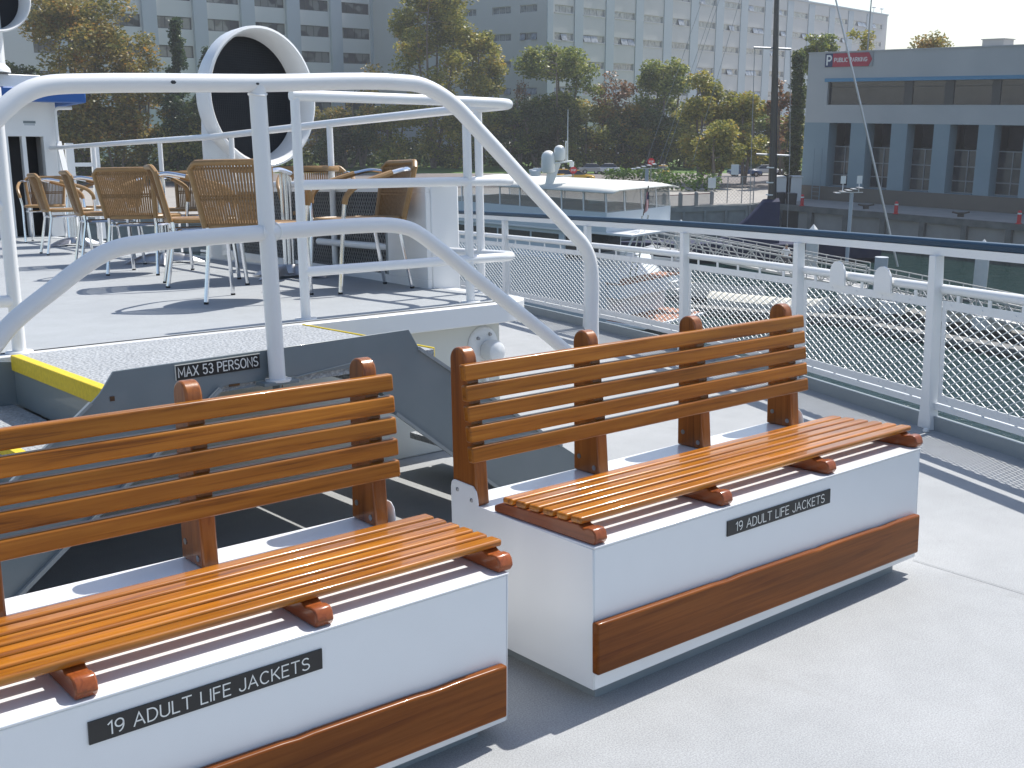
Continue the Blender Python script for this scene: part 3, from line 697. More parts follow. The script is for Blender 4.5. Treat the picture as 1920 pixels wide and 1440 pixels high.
for i, (x, y, lab) in enumerate([(3.68, 6.82, 'nearest cafe table, its fluted column beside the handrail post'), (3.66, 8.9, 'middle cafe table behind the chairs with their backs to us'), (4.1, 12.4, 'farthest cafe table, near the left guard rail post')]):
    t = t0 if i == 0 else copy_tree(t0); t['label'] = lab
    t.matrix_world = SHIP @ M.Translation(V((x, y, U+.004))) @ M.Rotation(i*.7, 4, 'Z')
# ------------------------------------------------------------------ screened vent housing outboard of the raised deck
vh = thing('vent_housing', 'long white housing with dark expanded-metal screens beside the guard rail', 'vent housing', (4.05, 5.1, U), ship=True)
_a = sh(803, 543, 'z', U); A0, A1 = V((_a.x, _a.y)), V((_a.x+.64, _a.y+4.2)); dv = (A1-A0); LH = dv.length; dv /= LH; nv = V((dv.y, -dv.x))
def vp(u, o, z): q = A0+dv*u+nv*o; return V((q.x, q.y, z))
def vb(m, u0, u1, o0, o1, z0, z1): m.hexa([vp(u0,o0,z0),vp(u1,o0,z0),vp(u1,o1,z0),vp(u0,o1,z0),vp(u0,o0,z1),vp(u1,o0,z1),vp(u1,o1,z1),vp(u0,o1,z1)])
m = MB(); vb(m, 0, LH, .03, .22, .66, 1.37); m.build('casing', white, vh, bevel=.01)
m = MB(); vb(m, 0, LH, 0, .029, .7605, .815); vb(m, 0, LH, 0, .029, 1.33, 1.37); vb(m, 0, .55, 0, .029, .815, 1.33); vb(m, LH-.3, LH, 0, .029, .815, 1.33); m.build('frame', white, vh, ang=30, bevel=.003)
m = MB(); vb(m, .55, LH-.3, .022, .028, .815, 1.33); m.build('screen_backing', meshdark, vh)
for u0 in (.55, 1.9): m = MB(); vb(m, u0, u0+.03, .0, .021, .815, 1.33); m.build('screen_frame', kerb_grey, vh)
m = MB(); strands(m, LH-.3-.58, .515, .040, .052, .0045, lambda u, v: vp(.58+u, .012, .815+v), .004); m.build('screen_mesh', meshgrey, vh, fix=False, ang=0)
# ------------------------------------------------------------------ cowl ventilators
def cowl(label, base, mouth_c, R_, depth_, az, z0):
    c = thing('cowl_vent', label, 'ventilator', base, ship=True)
    T = M.Translation(V(mouth_c)) @ M.Rotation(math.radians(az), 4, 'Z') @ M.Rotation(math.pi/2, 4, 'Y')  # local +z = mouth normal
    m = MB(); k = 1.0
    m.lathe([(R_*.88,-.24),(R_*.93,-.02),(R_*.965,.0),(R_,-.008),(R_*1.003,-.04),(R_*.985,-.16),(R_*.90,-depth_*.7),(R_*.72,-depth_*.95),(R_*.35,-depth_*1.1),(0,-depth_*1.15)], 56, T)
    m.build('cowl', white, c, ang=60)
    m = MB(); m.lathe([(0,-.235),(R_*.885,-.235)], 40, T); m.build('screen', meshdark, c)
    m = MB()
    for i in range(-24, 25):
        a = R_*.87*math.sin(math.acos(min(.99, abs(i)/25))); x = i*R_*.87/25
        m.bar(T @ V((x, -a, -.228)), T @ V((x, a, -.228)), .003); m.bar(T @ V((-a, x, -.231)), T @ V((a, x, -.231)), .003)
    m.build('wire_mesh', meshdark, c, fix=False, ang=0)
    bk = T @ V((0,0,-.50*R_/.6)); m = MB()
    m.lathe([(R_*.55, z0), (R_*.53, z0+.05), (R_*.42, z0+.1), (R_*.42, bk.z-R_*.5), (R_*.40, bk.z-.05), (R_*.25,bk.z+.08), (0,bk.z+.12)], 32, M.Translation(V((bk.x, bk.y, 0))))
    m.build('stem', white, c)
    return c
cowl('large white cowl vent with dark screened mouth behind the chairs', (4.83, 9.5, .6), (4.78, 9.15, 2.145), .605, .36, -77, .5)
cowl('small cowl vent on the white deckhouse roof, cut by the photo corner', (4.25, 14.6, 2.75), (4.07, 14.3, 3.62), .42, .34, -82, 2.76)
# ------------------------------------------------------------------ deckhouse on the left
dh = thing('deckhouse', 'white deckhouse with blue fascia and dark doorway at the far left', 'deckhouse', (3.6, 16, U), ship=True)
m = MB(); YD = 15.0
def dbox(m, a, b, y0, y1):   # px rectangle on plane y=YD, extruded
    p, q = sh(a[0], a[1], 'y', YD), sh(b[0], b[1], 'y', YD); x0, x1 = sorted((p.x, q.x)); z0, z1 = sorted((p.z, q.z)); m.box(x0, x1, y0, y1, z0, z1); return x0, x1, z0, z1
# wall pieces around two door openings
m.box(0.5, 4.86, YD, YD+.12, 2.03, 2.55); m.box(4.68, 4.86, YD, YD+.12, U, 2.03); m.box(4.42, 4.47, YD+.02, YD+.12, U, 2.03); m.box(.5, 4.25, YD, YD+.12, U, 2.03); m.box(4.74, 4.86, YD+.12, YD+3, U, 2.55); m.box(.5, .6, YD+.12, YD+3, U, 2.55)
m.build('wall', white, dh, ang=30)
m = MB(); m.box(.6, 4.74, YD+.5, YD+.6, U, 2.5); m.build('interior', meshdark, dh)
m = MB(); m.box(.3, 5.0, YD-.35, YD+3.2, 2.55, 2.58); m.box(.3, 4.62, YD-.30, YD+3, 2.5801, 2.76); m.build('roof', white, dh, bevel=.01)
m = MB(); m.box(.3, 5.11, YD-.45, YD-.352, 2.43, 2.60); m.box(5.01, 5.11, YD-.351, YD+3.2, 2.43, 2.60); m.build('fascia', bluep, dh, bevel=.02)
m = MB(); m.tube(fillet([(5.0, YD-.2, 2.38), (4.83, YD-.08, 2.38), (4.83, YD-.08, U)], .06), .022, 8); m.build('drain_pipe', white, dh)
m = MB(); m.box(4.45, 4.60, YD-.004, YD-.001, 2.19, 2.22); m.build('notice', steel_grey, dh)
m = MB(); m.box(4.46, 4.59, YD-.004, YD-.001, 2.165, 2.185); m.build('notice', alu_d, dh)
m = MB(); m.box(4.95, 5.05, YD+.0, YD+.05, 0.7, 1.95); m.box(5.28, 5.38, YD, YD+.05, .7, 1.95); m.box(5.05, 5.28, YD, YD+.03, 1.65, 1.70); m.bar((4.80, YD-.2, 1.95), (4.72, YD-.9, .9), .06, .05); m.build('gate_frame', white, dh)
# ================================================================== ENVIRONMENT (world frame, gravity level)
G = 3.0   # quay / street level above the water
water = bpy.data.materials.new('harbour_water'); water.use_nodes = True
n = water.node_tree.nodes; L = water.node_tree.links; b = n['Principled BSDF']
b.inputs['Base Color'].default_value = (.012, .035, .032, 1); b.inputs['Roughness'].default_value = .12; b.inputs['IOR'].default_value = 1.33
tc = n.new('ShaderNodeTexCoord'); t = n.new('ShaderNodeTexNoise'); t.inputs['Scale'].default_value = .9; t.inputs['Detail'].default_value = 6; t.inputs['Roughness'].default_value = .6
t2 = n.new('ShaderNodeTexNoise'); t2.inputs['Scale'].default_value = 4.2; t2.inputs['Detail'].default_value = 3
mp = n.new('ShaderNodeMapping'); mp.inputs['Scale'].default_value = (1, .6, 1); L.new(tc.outputs['Object'], mp.inputs['Vector']); L.new(mp.outputs[0], t.inputs['Vector']); L.new(mp.outputs[0], t2.inputs['Vector'])
ad = n.new('ShaderNodeMath'); ad.operation = 'MULTIPLY_ADD'; ad.inputs[1].default_value = .3; L.new(t2.outputs['Fac'], ad.inputs[0]); L.new(t.outputs['Fac'], ad.inputs[2])
bp = n.new('ShaderNodeBump'); bp.inputs['Strength'].default_value = .8; bp.inputs['Distance'].default_value = .35; L.new(ad.outputs[0], bp.inputs['Height']); L.new(bp.outputs[0], b.inputs['Normal'])
asphalt = mat('asphalt', (.20, .175, .165), .85, noise=(.4, .8, (.155, .14, .135), 6))
pave = mat('pavement_concrete', (.36, .34, .31), .85, noise=(.7, .8, (.28, .265, .24), 6))
wharfc = mat('wharf_concrete', (.20, .195, .175), .85, noise=(.8, .9, (.10, .10, .09), 6))
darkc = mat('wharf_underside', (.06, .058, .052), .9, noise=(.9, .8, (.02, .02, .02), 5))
grass = mat('lawn', (.10, .19, .03), .9, noise=(2.5, .8, (.06, .11, .02), 5))
blg_w = mat('pale_grey_render', (.54, .535, .52), .85, noise=(.15, .7, (.49, .49, .48), 6))
blg_b = mat('blue_grey_render', (.40, .45, .48), .85, noise=(.2, .7, (.37, .42, .45), 6))
gry_w = mat('light_grey_render', (.66, .65, .62), .85, noise=(.15, .7, (.60, .60, .58), 6))
gry_b = mat('steel_blue_render', (.46, .50, .53), .85, noise=(.2, .7, (.42, .46, .49), 6))
pk_w = mat('grey_stucco', (.46, .465, .45), .9, noise=(.25, .8, (.39, .40, .395), 6))
pk_b = mat('slate_blue_stucco', (.25, .32, .35), .9, noise=(.3, .8, (.21, .28, .31), 6))
pk_t = mat('tan_base_stucco', (.17, .145, .115), .9, noise=(.3, .8, (.13, .115, .095), 6))
pk_t2 = mat('light_blue_trim', (.10, .26, .40), .8)
winframe = mat('window_frame_grey', (.30, .31, .31), .5)
winframe_d = mat('dark_window_frame', (.05, .05, .05), .5)
red = mat('red_paint', (.55, .015, .02), .5)
sign_red = mat('sign_red', (.42, .02, .045), .5)
sign_blue = mat('sign_navy', (.012, .03, .10), .5)
bark = mat('bark', (.24, .20, .16), .9, noise=(3, .8, (.13, .10, .08), 5))
bark_d = mat('dark_bark', (.08, .065, .05), .9)
# ---- land and water
m = MB(); m.add([(-600,-300,0),(700,-300,0),(700,900,0),(-600,900,0)], [(0,1,2,3)])
tagp(m.build('water', water, ang=0, base=(0,0,0)), kind='structure')
qa = onz(1510, 387, G); qb = onz(1920, 421, G); dq = V((qb.x-qa.x, qb.y-qa.y, 0)).normalized(); nq = V((-dq.y, dq.x, 0))
if nq.y < 0: nq = -nq
def Q(t, o, z): p = V((qa.x, qa.y, 0)) + dq*t + nq*o; return V((p.x, p.y, z))
ql0 = onz(1000, 403, G); ql1 = onz(1400, 383, G)    # quay on the left, running behind the yacht
cnr = onz(1465, 378, G)
# ground sheet: left quay edge -> recessed corner -> right wharf edge
front = [V((-260, ql0.y-4, 0)), V((ql0.x-20, ql0.y-2, 0)), V((ql1.x, ql1.y, 0)), V((cnr.x, cnr.y+1.5, 0)), Q(-1, .4, 0), Q(60, .4, 0), Q(160, .4, 0)]
gp = [(p.x, p.y) for p in front] + [(520, 600), (-420, 600), (-420, front[0].y)]
m = MB(); m.prism(gp, -1, G, 'z'); tagp(m.build('ground', pave, ang=0, base=(0,0,-1)), kind='structure')
# road
r0, r1, r2, r3 = onz(250, 352, G), onz(1215, 352, G), onz(1330, 331, G), onz(250, 329, G)
m = MB(); m.add([(r0.x-60, r0.y, G+.012), (r1.x, r1.y, G+.012), (44, 131, G+.012), (62, 150, G+.012), (r2.x+22, r2.y+4, G+.012), (r3.x-80, r3.y+6, G+.012)], [(0,1,2,3,4,5)])
tagp(m.build('road', asphalt, ang=0, base=(0,0,G)), kind='structure')
m = MB(); a = onz(1100, 326, G); m.add([(-90, a.y+1, G+.02), (70, a.y+1, G+.02), (90, a.y+44, G+.5), (-90, a.y+44, G+.5)], [(0,1,2,3)])
tagp(m.build('lawn', grass, ang=0), kind='structure')
m = MB()
for px in (1060, 1130, 1195):
    p = onz(px, 338, G+.02); m.box(p.x-1.6, p.x+1.6, p.y-.08, p.y+.08, G+.016, G+.02)
tagp(m.build('road_markings', letter, ang=0), kind='structure')
# ---- wharf under the parking building
wh = thing('wharf', 'long dark concrete wharf on piles below the parking building', 'wharf', Q(30, 0, 0), group=None)
m = MB(); m.hexa([Q(-3,0,G-.55),Q(120,0,G-.55),Q(120,.39,G-.55),Q(-3,.39,G-.55),Q(-3,0,G+.02),Q(120,0,G+.02),Q(120,.39,G+.02),Q(-3,.39,G+.02)]); m.build('edge_beam', wharfc, wh, ang=30)
for i in range(13):
    m = MB(); t = .3+3.95*i; m.hexa([Q(t,.0,-1),Q(t+.5,.0,-1),Q(t+.5,.42,-1),Q(t,.42,-1),Q(t,.0,G-.551),Q(t+.5,.0,G-.551),Q(t+.5,.42,G-.551),Q(t,.42,G-.551)]); m.build('pile', wharfc, wh, ang=30)
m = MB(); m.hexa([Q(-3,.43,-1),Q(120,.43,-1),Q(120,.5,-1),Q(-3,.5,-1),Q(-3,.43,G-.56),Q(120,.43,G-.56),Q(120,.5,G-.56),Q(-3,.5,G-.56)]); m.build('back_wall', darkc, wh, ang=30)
m = MB(); m.hexa([Q(-3,-.12,.55),Q(120,-.12,.55),Q(120,-.01,.55),Q(-3,-.01,.55),Q(-3,-.12,.8),Q(120,-.12,.8),Q(120,-.01,.8),Q(-3,-.01,.8)]); m.build('fender_rail', mat('rusty_timber', (.12,.05,.03), .9, noise=(2,.8,(.05,.03,.02))), wh, ang=30)
# ---- parking building
pa = onz(1500, 372, G); pb = onz(1920, 402, G); dp = V((pb.x-pa.x, pb.y-pa.y, 0)).normalized(); npk = V((dp.y, -dp.x, 0))
if npk.y > 0: npk = -npk
def fac(O, d, px, py):   # ray / vertical facade plane -> (t, z)
    r = wray((px, py)); c = V((0,0,HC)); nn = V((-d.y, d.x, 0)); k = (O-c).dot(nn)/r.dot(nn); p = c+r*k
    return (V((p.x,p.y,0))-V((O.x,O.y,0))).dot(d), p.z
class Facade:
    def __init__(s, O, d, nrm, root): s.O = V((O.x, O.y, 0)); s.d = d; s.n = nrm; s.root = root
    def P(s, t, z, o=0): p = s.O + s.d*t + s.n*o; return V((p.x, p.y, z))
    def box(s, m, t0, t1, z0, z1, o0, o1):
        m.hexa([s.P(t0,z0,o0),s.P(t1,z0,o0),s.P(t1,z0,o1),s.P(t0,z0,o1),s.P(t0,z1,o0),s.P(t1,z1,o0),s.P(t1,z1,o1),s.P(t0,z1,o1)])
    def wall(s, name, mt, t0, t1, z0, z1, wins, reveal=.3, rm=None):
        ts = sorted({t0, t1, *[w[0] for w in wins], *[w[1] for w in wins]}); zs = sorted({z0, z1, *[w[2] for w in wins], *[w[3] for w in wins]})
        m = MB()
        for a, b_ in zip(ts, ts[1:]):
            run = None
            for c, d in zip(zs, zs[1:]):
                mt_, mz = (a+b_)/2, (c+d)/2
                inside = any(w[0] < mt_ < w[1] and w[2] < mz < w[3] for w in wins)
                if inside:
                    if run: m.quad(s.P(a,run[0]), s.P(b_,run[0]), s.P(b_,run[1]), s.P(a,run[1])); run = None
                else: run = (run[0], d) if run else (c, d)
            if run: m.quad(s.P(a,run[0]), s.P(b_,run[0]), s.P(b_,run[1]), s.P(a,run[1]))
        for w in wins:
            a, b_, c, d = w
            m.quad(s.P(a,c),s.P(b_,c),s.P(b_,c,-reveal),s.P(a,c,-reveal)); m.quad(s.P(a,d),s.P(b_,d),s.P(b_,d,-reveal),s.P(a,d,-reveal))
            m.quad(s.P(a,c),s.P(a,d),s.P(a,d,-reveal),s.P(a,c,-reveal)); m.quad(s.P(b_,c),s.P(b_,d),s.P(b_,d,-reveal),s.P(b_,c,-reveal))
        return m.build(name, mt, s.root, ang=0, fix=False)
    def window(s, w, glass, fr, nv, reveal=.28, nh=0, fw=.06, hop=False, rr=None, sill=None):
        a, b_, c, d = w; m = MB()
        s.box(m, a, b_, c, c+fw, -reveal, -reveal+.06); s.box(m, a, b_, d-fw, d, -reveal, -reveal+.06)
        for i in range(nv+1): t = a+(b_-a-fw)*i/nv; s.box(m, t, t+fw, c+fw, d-fw, -reveal, -reveal+.06)
        for i in range(nh): z = c+(d-c)*(i+1)/(nh+1); s.box(m, a+fw, b_-fw, z, z+fw, -reveal, -reveal+.058)
        o = m.build('window', fr, s.root, ang=0)
        m = MB(); m.quad(s.P(a,c,-reveal+.02), s.P(b_,c,-reveal+.02), s.P(b_,d,-reveal+.02), s.P(a,d,-reveal+.02))
        p = m.build('pane', glass, o, ang=0, fix=False)
        if sill: m = MB(); s.box(m, a-.08, b_+.08, c-.14, c-.01, .005, .12); m.build('sill', sill, o, ang=0)
        if hop:   # hopper sashes tilted outwards
            for i in range(nv):
                if rr.random() < .3:
                    t0 = a+(b_-a)*i/nv+fw; t1 = a+(b_-a)*(i+1)/nv-fw*.4; m = MB(); k = .45
                    m.hexa([s.P(t0,c,-reveal+k),s.P(t1,c,-reveal+k),s.P(t1,c,-reveal+k+.05),s.P(t0,c,-reveal+k+.05),s.P(t0,d-fw,-reveal+.07),s.P(t1,d-fw,-reveal+.07),s.P(t1,d-fw,-reveal+.12),s.P(t0,d-fw,-reveal+.12)]); m.build('open_sash', glass, o, ang=0)
        return o
pk = thing('parking_building', 'low slate and grey parking building with tall dark bays above the wharf', 'building', (pa.x, pa.y, G))
FP = Facade(pa, dp, npk, pk)
f = lambda px, py: fac(pa, dp, px, py)
ztop = 17.55; t_end = 62
zs1, zs0 = f(1551, 154)[1], f(1551, 196.5)[1]; ts0 = f(1551, 175)[0]
wins = [(ts0, t_end-1, zs0, zs1)]
bays = []
jam = [(1555, 1596), (1626, 1672), (1702, 1752), (1782, 1836), (1866, 1923)]
zt = f(1600, 231)[1]; zb = f(1600, 352)[1]
for a, b_ in jam: bays.append((f(a, 231)[0], f(b_, 231)[0], zb, zt))
w_ = bays[-1][1]-bays[-1][0]; st_ = bays[-1][0]-bays[-2][0]
while bays[-1][1]+st_ < t_end-2: x = bays[-1][0]+st_; bays.append((x, x+w_, zb, zt))
zmid = zt+.02
FP.wall('wall', pk_w, 0, t_end, zmid, ztop, wins, .5)
FP.wall('lower_wall', pk_b, 0, t_end, zb-.02, zmid-.004, bays, 1.5)
m = MB(); FP.box(m, -.06, t_end, G-.1, zb-.024, -.2, .06); m.build('base_course', pk_t, pk, ang=0)
m = MB(); FP.box(m, ts0-.3, t_end, zs1+.02, zs1+.35, .01, .14); m.build('ledge', pk_t2, pk, ang=0)
m = MB(); FP.box(m, -.05, t_end, ztop, ztop+.12, -.5, .08); m.build('coping', pk_w, pk, ang=0)
m = MB(); FP.box(m, ts0+.02, t_end-1, zs0+.02, zs1-.02, -.46, -.40); m.build('glazing', glass_d, pk, ang=0)
m = MB()
t = ts0
for k, gap in enumerate([.1, 8.1, .9, 3.2, .9, 3.6, .8, 3.6]*3):
    if k % 2 == 0: FP.box(m, t, t+gap, zs0, zs1, -.39, -.30)
    else: FP.box(m, t, t+gap, zs1-.55, zs1-.47, -.39, -.34)
    t += gap
    if t > t_end-3: break
m.build('mullions', mat('bronze_mullion', (.075, .07, .06), .6), pk, ang=0)
refl = mat('bay_glass_reflections', (.03, .034, .04), .10, noise=(.5, .8, (.09, .085, .08), 3, .12), spec=.7)  # lighter blotches painted into the glass colour stand in for reflections
for (a, b_, c, d) in bays:
    m = MB(); h = d-c; FP.box(m, a, b_, c, c+.62*h, -1.46, -1.42); o = m.build('bay_glazing', refl, pk, ang=0)
    m = MB(); tt = .09; mid_ = (a+b_)/2
    for z in (c, c+.17*h, c+.38*h, c+.62*h): FP.box(m, a, b_, z, z+tt, -1.40, -1.32)
    FP.box(m, mid_-tt/2, mid_+tt/2, c+tt, c+.62*h, -1.395, -1.325); m.build('bay_frame', winframe, o, ang=0)
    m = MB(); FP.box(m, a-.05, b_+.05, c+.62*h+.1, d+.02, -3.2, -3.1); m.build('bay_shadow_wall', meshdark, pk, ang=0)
m = MB(); rp = [FP.P(0, 0, -.02), FP.P(t_end, 0, -.02), FP.P(t_end, 0, -34), FP.P(0, 0, -34)]
m.add([(p.x, p.y, ztop-.3) for p in rp], [(0,1,2,3)]); m.build('roof', pave, pk, ang=0, fix=False)
m = MB(); m.quad(FP.P(0,G-.1), FP.P(0,ztop), FP.P(0,ztop,-34), FP.P(0,G-.1,-34)); m.quad(FP.P(t_end,G), FP.P(t_end,ztop), FP.P(t_end,ztop,-34), FP.P(t_end,G,-34)); m.quad(FP.P(0,G,-34), FP.P(t_end,G,-34), FP.P(t_end,ztop,-34), FP.P(0,ztop,-34)); m.build('side_wall', pk_w, pk, ang=0, fix=False)
tu, zu = f(1842, 84); m = MB(); FP.box(m, tu-1.1, tu+.9, ztop-.2, ztop+.75, -4.2, -2.2); m.box(0,0,0,0,0,0) if 0 else None; FP.box(m, tu-1.2, tu+1.0, ztop+.751, ztop+.83, -4.3, -2.1); m.build('roof_unit', blg_w, pk, ang=0)
m = MB(); tq = f(1530, 330)[0]; 
for k in (0, .9): FP.box(m, tq+k, tq+k+.06, G, G+5.2, .6, .66)
for k in range(12): FP.box(m, tq+.06, tq+.9, G+.4+k*.42, G+.44+k*.42, .61, .65)
m.build('caged_ladder', pk_b, pk, ang=0)
# public parking sign
t0s, z1s = f(1549, 101); t1s, z0s = f(1637, 124); z0s = f(1549, 126)[1]
ps = thing('parking_sign', 'navy and red arrow sign reading PUBLIC PARKING on the grey facade', 'sign', FP.P(t0s, z0s, .1))
m = MB(); FP.box(m, t0s, t0s+(t1s-t0s)*.995, z0s-.03, z1s+.03, .02, .07); m.build('back_panel', winframe, ps, ang=0)
w5 = (t1s-t0s); tb = t0s+w5*.165
m = MB(); FP.box(m, t0s, tb, z0s, z1s, .0705, .10); m.build('blue_panel', sign_blue, ps, ang=0)
m = MB(); zc = (z0s+z1s)/2; poly = [(tb, z0s), (t0s+w5*.91, z0s), (t0s+w5*.98, zc), (t0s+w5*.91, z1s), (tb, z1s)]
m.add([FP.P(a, c, .0705) for a, c in poly]+[FP.P(a, c, .10) for a, c in poly], [(0,1,2,3,4),(9,8,7,6,5)]+[(i,i+5,(i+1)%5+5,(i+1)%5) for i in range(5)]); m.build('red_arrow', sign_red, ps, ang=0)
def facT(F_, t, z, o): 
    return M.Translation(F_.P(t, z, o)) @ M((F_.d, V((0,0,1)), F_.n)).transposed().to_4x4()
H_ = z1s-z0s
text_mesh('lettering', 'P', letter, ps, facT(FP, t0s+w5*.045, z0s+H_*.17, .104), H_*.66, depth=.003, w=.2)
text_mesh('lettering', 'PUBLIC PARKING', letter, ps, facT(FP, tb+w5*.035, z0s+H_*.37, .104), H_*.28, width=w5*.68, depth=.003, w=.19, gap=.26)
# ---- white/blue apartment block behind
wa = atY(1024, 200, 190.0); xv = 2650
azr = math.atan((xv-CX)/F/ (math.cos(TH)+ (CY-HZ)/F*math.sin(TH))); dw = V((math.sin(azr), math.cos(azr), 0)); nw = V((dw.y, -dw.x, 0))
wb = thing('apartment_block', 'tall white and blue-grey block with rows of small windows behind the trees', 'building', (wa.x, wa.y, G))
FW = Facade(wa, dw, nw, wb); g = lambda px, py: fac(wa, dw, px, py)
def rowz(py): return g(1058, py)[1]
tR = g(1663, 50)[0]; zroof = g(1600, 19)[1]
cols = [(1040,1075),(1094,1134),(1152,1190),(1207,1243),(1261,1293),(1310,1341),(1357,1387),(1402,1432),(1447,1474),(1487,1514),(1527,1553),(1565,1589),(1600,1624),(1636,1655)]
zrow = [rowz(10)+0.0 + (rowz(10)-rowz(62))*k for k in (2,1,0,-1,-2,-3,-4,-5)]
hw = rowz(10)-rowz(24)
ww = []
for a, b_ in cols:
    for z in zrow:
        if z > G+3 and z < zroof: ww.append((g(a, 40)[0], g(b_, 40)[0], z-hw, z))
rr = random.Random(3)
FW.wall('wall', blg_w, 0, tR, G, zroof, ww, .3)
m = MB()
for (a, b_), (c, d) in zip(cols, cols[1:]):
    x0, x1 = g(b_, 40)[0]+.25, g(c, 40)[0]-.25; FW.box(m, x0, x1, G, zroof-.3, .02, .16)
FW.box(m, .0, g(1040,40)[0]-.6, G, zroof-.3, .02, .16)
m.build('pilaster', blg_b, wb, ang=0)
m = MB(); FW.box(m, -.1, tR+.1, zroof, zroof+.35, -.6, .22); m.build('parapet', blg_b, wb, ang=0)
vis = 0
for w in sorted(ww, key=lambda w: -w[3]):
    vis += 1
    if vis > 84: break
    FW.window(w, glass_g, blg_w, 3, hop=True, rr=rr, fw=.09, sill=blg_w)
# left facet
dw2 = V((-math.sin(math.radians(47)), math.cos(math.radians(47)), 0)); nw2 = V((-dw2.y, dw2.x, 0)); nw2 = nw2 if nw2.y < 0 else -nw2
FW2 = Facade(wa, dw2, nw2, wb); g2 = lambda px, py: fac(wa, dw2, px, py)
wl = []
for a, b_ in ((975,1007),(923,958),(868,893)):
    ta, tb_ = sorted((g2(a, 30)[0], g2(b_, 30)[0]))
    for z in zrow:
        if z > G+3 and z < zroof: wl.append((ta, tb_, z-hw, z))
FW2.wall('side_wall', blg_w, 0, 60, G, zroof, wl, .3)
for w in wl[:]:
    if w[3] > 12: FW2.window(w, glass_g, blg_w, 3, hop=True, rr=rr, fw=.09)
m = MB(); m.add([(wa.x, wa.y, zroof-.01), tuple(FW.P(tR, zroof-.01)), tuple(FW.P(tR, zroof-.01, -40)), tuple(FW2.P(60, zroof-.01))], [(0,1,2,3)]); m.build('roof', pave, wb, ang=0, fix=False)
m = MB(); m.quad(FW.P(tR,G), FW.P(tR,zroof), FW.P(tR,zroof,-40), FW.P(tR,G,-40)); m.build('end_wall', blg_b, wb, ang=0, fix=False)
m = MB(); tt = g(1500, 10)[0]; FW.box(m, tt, tt+18, zroof, zroof+4, -12, -6); m.build('penthouse', blg_w, wb, ang=0)
for k, px in enumerate((1640, 1655)):
    q = FW.P(g(px, 25)[0], zroof+.35, -.3); m = MB(); m.tube([q, q+V((0,0,1.2))], .08, 5); m.lathe([(0,.5),(.5,.35),(.55,.2)], 8, M.Translation(q+V((0,0,.9)))); m.build('roof_vent', alu_d, wb)
# ---- grey office block on the left
ga = atY(295, 200, 185.0); xg = 2843
azg = math.atan((xg-CX)/F/ (math.cos(TH)+ (CY-HZ)/F*math.sin(TH))); dg = V((math.sin(azg), math.cos(azg), 0)); ng = V((dg.y, -dg.x, 0))
gb = thing('office_block', 'grey-blue office block with wide windows filling the left background', 'building', (ga.x, ga.y, G))
FG = Facade(ga, dg, ng, gb); h = lambda px, py: fac(ga, dg, px, py)
gc = [(60,105),(128,172),(216,265),(295,361),(389,450),(478,535),(562,617),(640,693),(717,747),(768,798)]
z1g, z2g = h(328, 31)[1], h(328, 85)[1]; st_g = z1g-z2g; hwg = h(328, 31)[1]-h(328, 54)[1]
zr = [z1g + st_g*k for k in (2,1,0,-1,-2,-3,-4)]; ww = []
tG0 = h(-60, 40)[0]; tG1 = h(852, 40)[0]; ztg = z1g+st_g*2+2
for a, b_ in gc:
    for z in zr:
        if z > G+3: ww.append((h(a, 60)[0], h(b_, 60)[0], z-hwg, z))
FG.wall('wall', gry_w, tG0, tG1, G, ztg, ww, .35)
m = MB()
for (a, b_), (c, d) in zip(gc, gc[1:]): FG.box(m, h(b_, 60)[0]+.15, h(c, 60)[0]-.15, G, ztg, .02, .5)
m.build('pilaster', gry_b, gb, ang=0)
glass_m = mat('office_glass', (.045, .05, .055), .1, noise=(.33, .95, (.22, .22, .20), 1, .03), spec=.7)
for w in sorted(ww, key=lambda w: -w[3])[:70]: FG.window(w, glass_m, winframe_d, 4, fw=.10)
m = MB(); m.quad(FG.P(tG1,G), FG.P(tG1,ztg), FG.P(tG1,ztg,-30), FG.P(tG1,G,-30)); m.build('end_wall', gry_w, gb, ang=0, fix=False)
m = MB(); m.quad(FG.P(tG0,ztg), FG.P(tG1,ztg), FG.P(tG1,ztg,-30), FG.P(tG0,ztg,-30)); m.build('roof', pave, gb, ang=0, fix=False)
# ------------------------------------------------------------------ trees
L_green = leaf_mat('leaves_green', [(.08,.125,.03),(.13,.18,.04),(.21,.25,.055),(.31,.33,.07),(.40,.37,.09)])
L_olive = leaf_mat('leaves_olive', [(.11,.135,.03),(.20,.22,.05),(.32,.31,.07),(.44,.38,.08),(.50,.33,.07)])
L_orange = leaf_mat('leaves_autumn', [(.10,.12,.03),(.18,.18,.045),(.28,.24,.06),(.40,.29,.07),(.46,.24,.05)])
L_dark = leaf_mat('leaves_dark', [(.045,.075,.02),(.075,.11,.03),(.12,.15,.04),(.18,.19,.05)])
L_pine = leaf_mat('needles_pine', [(.03,.06,.025),(.045,.085,.03),(.07,.11,.035),(.04,.07,.025)])
L_bare = leaf_mat('leaves_sparse_pink', [(.22,.12,.07),(.28,.15,.08),(.16,.12,.06),(.30,.13,.05)])
L_hedge = leaf_mat('leaves_hedge', [(.05,.11,.015),(.08,.16,.02),(.12,.20,.03),(.04,.07,.015)])
def leaves(m, c, r, n, s, R_):
    for _ in range(n):
        d = V((R_.gauss(0,1), R_.gauss(0,1), R_.gauss(0,1))).normalized(); k = R_.random()**.45
        p = V(c)+V((d.x*r[0], d.y*r[1], d.z*r[2]))*k
        a = V((R_.uniform(-1,1), R_.uniform(-1,1), R_.uniform(-.5,.5))).normalized(); b2 = a.cross(V((R_.uniform(-1,1),R_.uniform(-1,1),R_.uniform(-1,1)))).normalized()
        q = s*R_.uniform(.6,1.25); a *= q*.62; b2 *= q*.36
        m.add([p-a, p+b2*1.0-a*.1, p+a, p-b2*1.0-a*.1], [(0,1,2,3)])
